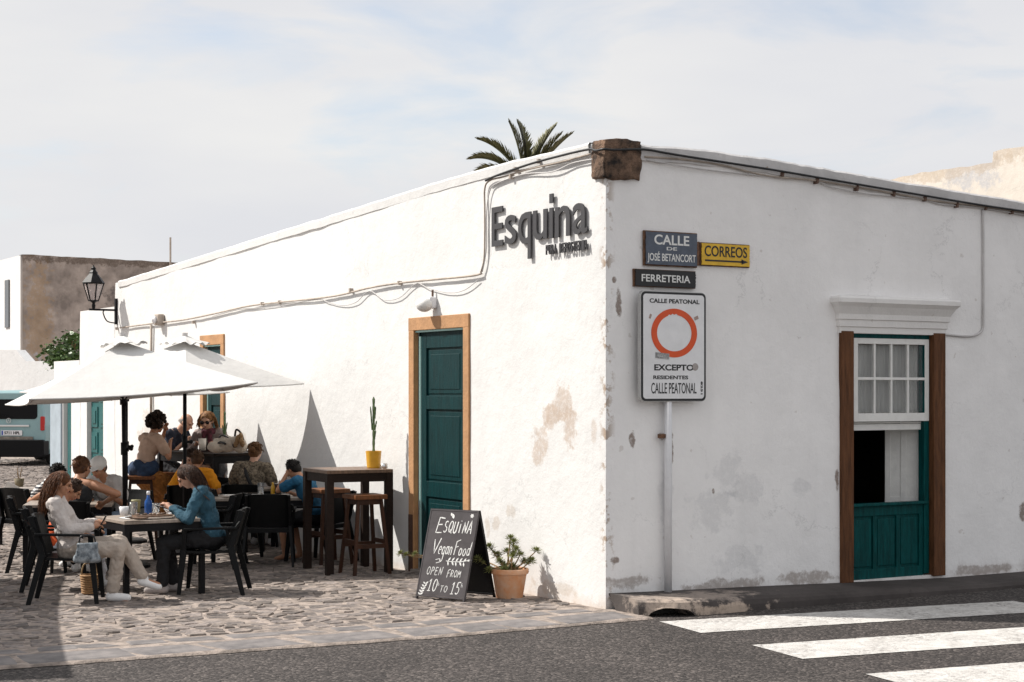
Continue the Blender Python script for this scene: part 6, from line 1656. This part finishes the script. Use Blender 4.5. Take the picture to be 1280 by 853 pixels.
# boy in the blue t-shirt
chair(398, 18.6, 60, 'patio chair of the boy in the blue t-shirt')
person('dark haired boy in a blue t-shirt resting his head on his hand', uv(396, 18.6), 62, seat=.42, lean=20, skin='tan', top=cloth('blue_tee', (.008,.10,.20), .4), top_kind='tee', bottom=cloth('black_shorts', (.012,.012,.014)), bottom_kind='shorts',
    hands=((-.05,.36,.98), (.10,.42,.74)), feet=((-.10,.36), (.10,.30)), head_pitch=38, hair=('short', (.012,.009,.008)), s=.9, vox=.011, shoes=None)
# woman in the patterned top, back to us
chair(312, 20.05, -8, 'patio chair of the woman in the patterned top')
pat = cloth('patterned_top', (.30,.24,.17), .5, .9, 38)
def strap(t, J):
    c = BM(); a = J['sh'][0]+V(.09,-.0,.03); e = J['waist']+V(.12,-.13,0); m_ = J['chest']+V(0,-.135,.02); tube(c, smooth_pts([a, m_, e]), .022, 6); obj('shoulder_strap', c, cloth('strap_black', (.015,.015,.017)), t, smooth=True)
person('woman with tied up light brown hair in a patterned top, seen from behind', uv(311, 20.1), -14, seat=.42, lean=10, skin='fair', top=pat, top_kind='tee', bottom=cloth('dark_skirt', (.03,.03,.03)), bottom_kind='trousers',
    hands=((-.16,.36,.74), (.14,.38,.74)), head_pitch=12, hair=('bun', (.16,.075,.03)), vox=.012, extras=strap, bulk=1.12)
# child in yellow, and the person beyond
chair(241, 19.95, 0, 'patio chair of the child in the yellow t-shirt')
person('child with cropped brown hair in a bright yellow t-shirt, seen from behind', uv(239, 19.95), -6, seat=.40, lean=16, skin='tan', top=cloth('yellow_tee', (.80,.30,.008), .35, .12), top_kind='tee', bottom=cloth('dark_bottom', (.03,.03,.035)), bottom_kind='shorts',
    hands=((-.2,.32,.72), (.2,.34,.72)), head_pitch=16, hair=('short', (.10,.05,.025)), s=.94, vox=.012, bulk=1.1)
chair(262, 21.0, 175, 'patio chair of the person facing the child in yellow')
person('brown haired person behind the child in yellow, mostly hidden', uv(256, 20.95), 150, seat=.43, lean=14, skin='fair', top=cloth('beige_tee', (.42,.25,.16)), top_kind='tee', bottom=cloth('grey_bottom', (.10,.10,.11)), head_pitch=32,
    hands=((-.10,.36,.80), (.12,.30,.95)), hair=('short', (.04,.022,.015)), s=.9, vox=.012)
# high table group
mus = cloth('mustard', (.42,.17,.035), .5, .35, 7); den = cloth('denim', (.025,.055,.12), .6, .5, 12)
def jacket(t, J):
    c = BM()
    for q in range(9):
        a = 2*pi*q/9; ell(c, J['P']+V(.13*cos(a), .10*sin(a)-.01, .045+.03*sin(q*2.1)), (.10,.09,.10), None, 12, 8)
    for q in range(3): cap(c, J['P']+V(-.17,.05-.03*q,.02), J['P']+V(-.20+.03*q,.12,-.12), .055, .04)
    o = obj('tied_jacket', c, den, t); remesh(o, .012, .03, 2)
person('curly haired woman in a beige t-shirt and mustard skirt on a bar stool', uv(180, 21.2), -42, seat=.76, s=.96, lean=10, skin='tan', top=cloth('beige_shirt', (.52,.36,.27), .35, .15), top_kind='tee', bottom=mus, bottom_kind='skirt', shoes='sole',
    hands=((-.02,.33,1.38), (.14,.30,1.22)), feet=((-.10,.30), (.10,.32)), footz=(.20,.20), head_pitch=14, hair=('curly', (.025,.014,.010)), vox=.011, extras=jacket)
person('bald man in a navy t-shirt leaning over the high table', uv(206, 22.3), -110, seat=.80, lean=18, skin='fair', top=cloth('navy_tee', (.012,.017,.035), .4), top_kind='tee', bottom=cloth('dark_trousers', (.02,.02,.025)), shoes='tyre',
    hands=((-.10,.36,1.24), (.10,.36,1.22)), feet=((-.12,.28), (.12,.28)), footz=(.22,.22), head_pitch=34, hair=('bald', (.45,.40,.36)), vox=.011, bulk=1.1)
def shades(t, J):
    c = BM(); hc, Rh = J['hc'], J['Rh']
    for k in (-1, 1): ell(c, hc+Rh @ V(k*.033, .094, .012), (.027,.008,.023), Rh, 12, 8); cap(c, hc+Rh @ V(k*.058, .085, .016), hc+Rh @ V(k*.078, 0, .012), .004, .004, 6)
    cap(c, hc+Rh @ V(-.012,.098,.016), hc+Rh @ V(.012,.098,.016), .004, .004, 6); obj('sunglasses', c, 'phone_black', t, smooth=True)
    c = BM(); b_ = J['base']
    for q in range(14): a = 2*pi*q/14; cap(c, b_+V(.075*cos(a), .02+.075*sin(a), .03), b_+V(.08*cos(a+.5), .03+.085*sin(a+.5), .0), .028, .026)
    for k in (-1, 1): cap(c, b_+V(k*.035,.105,.0), b_+V(k*.06,.15,-.24), .032, .028)
    sc_ = cloth('scarf', (.16,.035,.055), .6, .8, 30); o = obj('scarf', c, sc_, t); remesh(o, .012, .015, 1)
person('woman with blond bob, sunglasses and wine red scarf behind the high table', uv(267, 21.75), 172, seat=.80, lean=14, skin='fair', top=cloth('grey_cardigan', (.30,.24,.22), .5), top_kind='long', bottom=cloth('grey_trousers', (.12,.12,.13)), shoes='tyre',
    hands=((-.14,.30,1.20), (.14,.30,1.20)), feet=((-.12,.28), (.12,.28)), footz=(.22,.22), head_pitch=22, hair=('bob', (.30,.15,.055), (.12,.05,.02)), vox=.010, extras=shades)
# left group
stripes = bpy.data.materials.new('striped_shirt'); stripes.use_nodes = True
_t = stripes.node_tree; _w = N(_t, 'ShaderNodeTexWave'); _w.bands_direction = 'Z'; _w.inputs['Scale'].default_value = 9; _w.inputs['Distortion'].default_value = .6; _r = N(_t, 'ShaderNodeValToRGB'); _r.color_ramp.interpolation = 'CONSTANT'
_r.color_ramp.elements[0].color = (.015,.018,.03,1); _r.color_ramp.elements[1].color = (.55,.54,.52,1); _r.color_ramp.elements[1].position = .62; _c = N(_t, 'ShaderNodeTexCoord'); _t.links.new(_c.outputs['Object'], _w.inputs['Vector']); _t.links.new(_w.outputs[0], _r.inputs[0]); _t.links.new(_r.outputs[0], _t.nodes['Principled BSDF'].inputs['Base Color'])
chair(93, 18.6, 172, 'patio chair of the man in the striped shirt')
person('dark haired man in a dark striped shirt leaning on the table, facing us', uv(93, 18.5), 172, seat=.41, lean=30, skin='tan', top=stripes, top_kind='tee', bottom=cloth('navy_trousers', (.02,.02,.03)), hands=((-.16,.44,.80), (.20,.40,.78)), head_pitch=44, hair=('short', (.010,.008,.007)), vox=.011, bulk=1.1, elbow_out=1.2)
chair(91, 17.0, 2, 'patio armchair of the woman in the black tank top')
person('woman in a black tank top with tied up brown hair, seen from behind', uv(88, 17.0), -6, seat=.40, lean=18, skin='tan', top=cloth('black_tank', (.010,.010,.011), .2), top_kind='tank', bottom=cloth('black_bottom', (.012,.012,.013)), hands=((-.14,.36,.80), (.26,.26,.74)), head_pitch=14, head_yaw=-20, hair=('tied', (.05,.024,.014), (.16,.07,.03)), vox=.010, bulk=1.12, elbow_out=2.2)
chair(148, 18.4, 165, 'patio chair of the person in the white cap')
person('person in a white cap facing us beside the parasol pole', uv(146, 18.4), 158, seat=.41, lean=20, skin='tan', top=cloth('white_top', (.62,.60,.58)), top_kind='tee', bottom='jeans', hands=((-.14,.40,.80), (.16,.38,.78)), head_pitch=30, hair=('cap', (.05,.025,.015)), vox=.011, s=.97)
# empty chairs
chair(336, 18.15, 6, 'empty patio armchair with its back to us beside the low table of the boy')
chair(292, 19.2, -62, 'empty patio armchair at the left end of the low table of the boy')
chair(41, 19.3, -30, 'empty patio armchair at the small table with the plant pot')
chair(16, 19.6, -70, 'empty patio armchair at the far left edge of the terrace')
chair(52, 17.6, -75, 'empty patio armchair behind the long brown hair of the woman in white')
chair(262, 18.0, 85, 'empty patio armchair behind the woman in the blue sweater')
# bags by the chairs
bgm = mat('bag_print', (.32,.36,.39), .5, var=.8, vscale=22, col2=(.03,.045,.06), bump=.4, bscale=20)
b1 = thing('handbag', 'blue and white printed handbag hanging from the armrest of the woman in white', 'bag', uv(109, 14.72).to_3d(), yw(-80)); b1.location.z = .40
bm = BM(); box(bm, (0,0,.10), (.08,.20,.15), None, .86); cap(bm, (0,-.08,.035), (0,.08,.035), .04, .04); o = obj('bag_body', bm, bgm, b1, smooth=True); remesh(o, .012, .03, 1)
bm = BM(); tube(bm, smooth_pts([V(0,-.07,.17), V(.0,-.05,.235), V(0,.05,.235), V(0,.07,.17)]), .008, 6); obj('handle', bm, 'phone_black', b1, smooth=True)
b2 = thing('basket', 'small tan wicker basket on the ground under the armchair of the woman in white', 'basket', uv(112, 15.55).to_3d(), 0); b2.location.z = .024
bm = BM()
for k in range(8): z = .02+.022*k; tube(bm, [(.065*cos(a*pi/10)*(1+.03*k), .065*sin(a*pi/10)*(1+.03*k), z) for a in range(21)], .012, 6)
obj('wicker', bm, mat('wicker', (.42,.24,.11), .8, var=.4, vscale=40, bump=.5), b2, smooth=True)
bm = BM(); tube(bm, smooth_pts([V(-.08,0,.17), V(-.05,0,.28), V(.05,0,.28), V(.08,0,.17)]), .008, 6); obj('handle', bm, 'succulent_stem', b2, smooth=True)
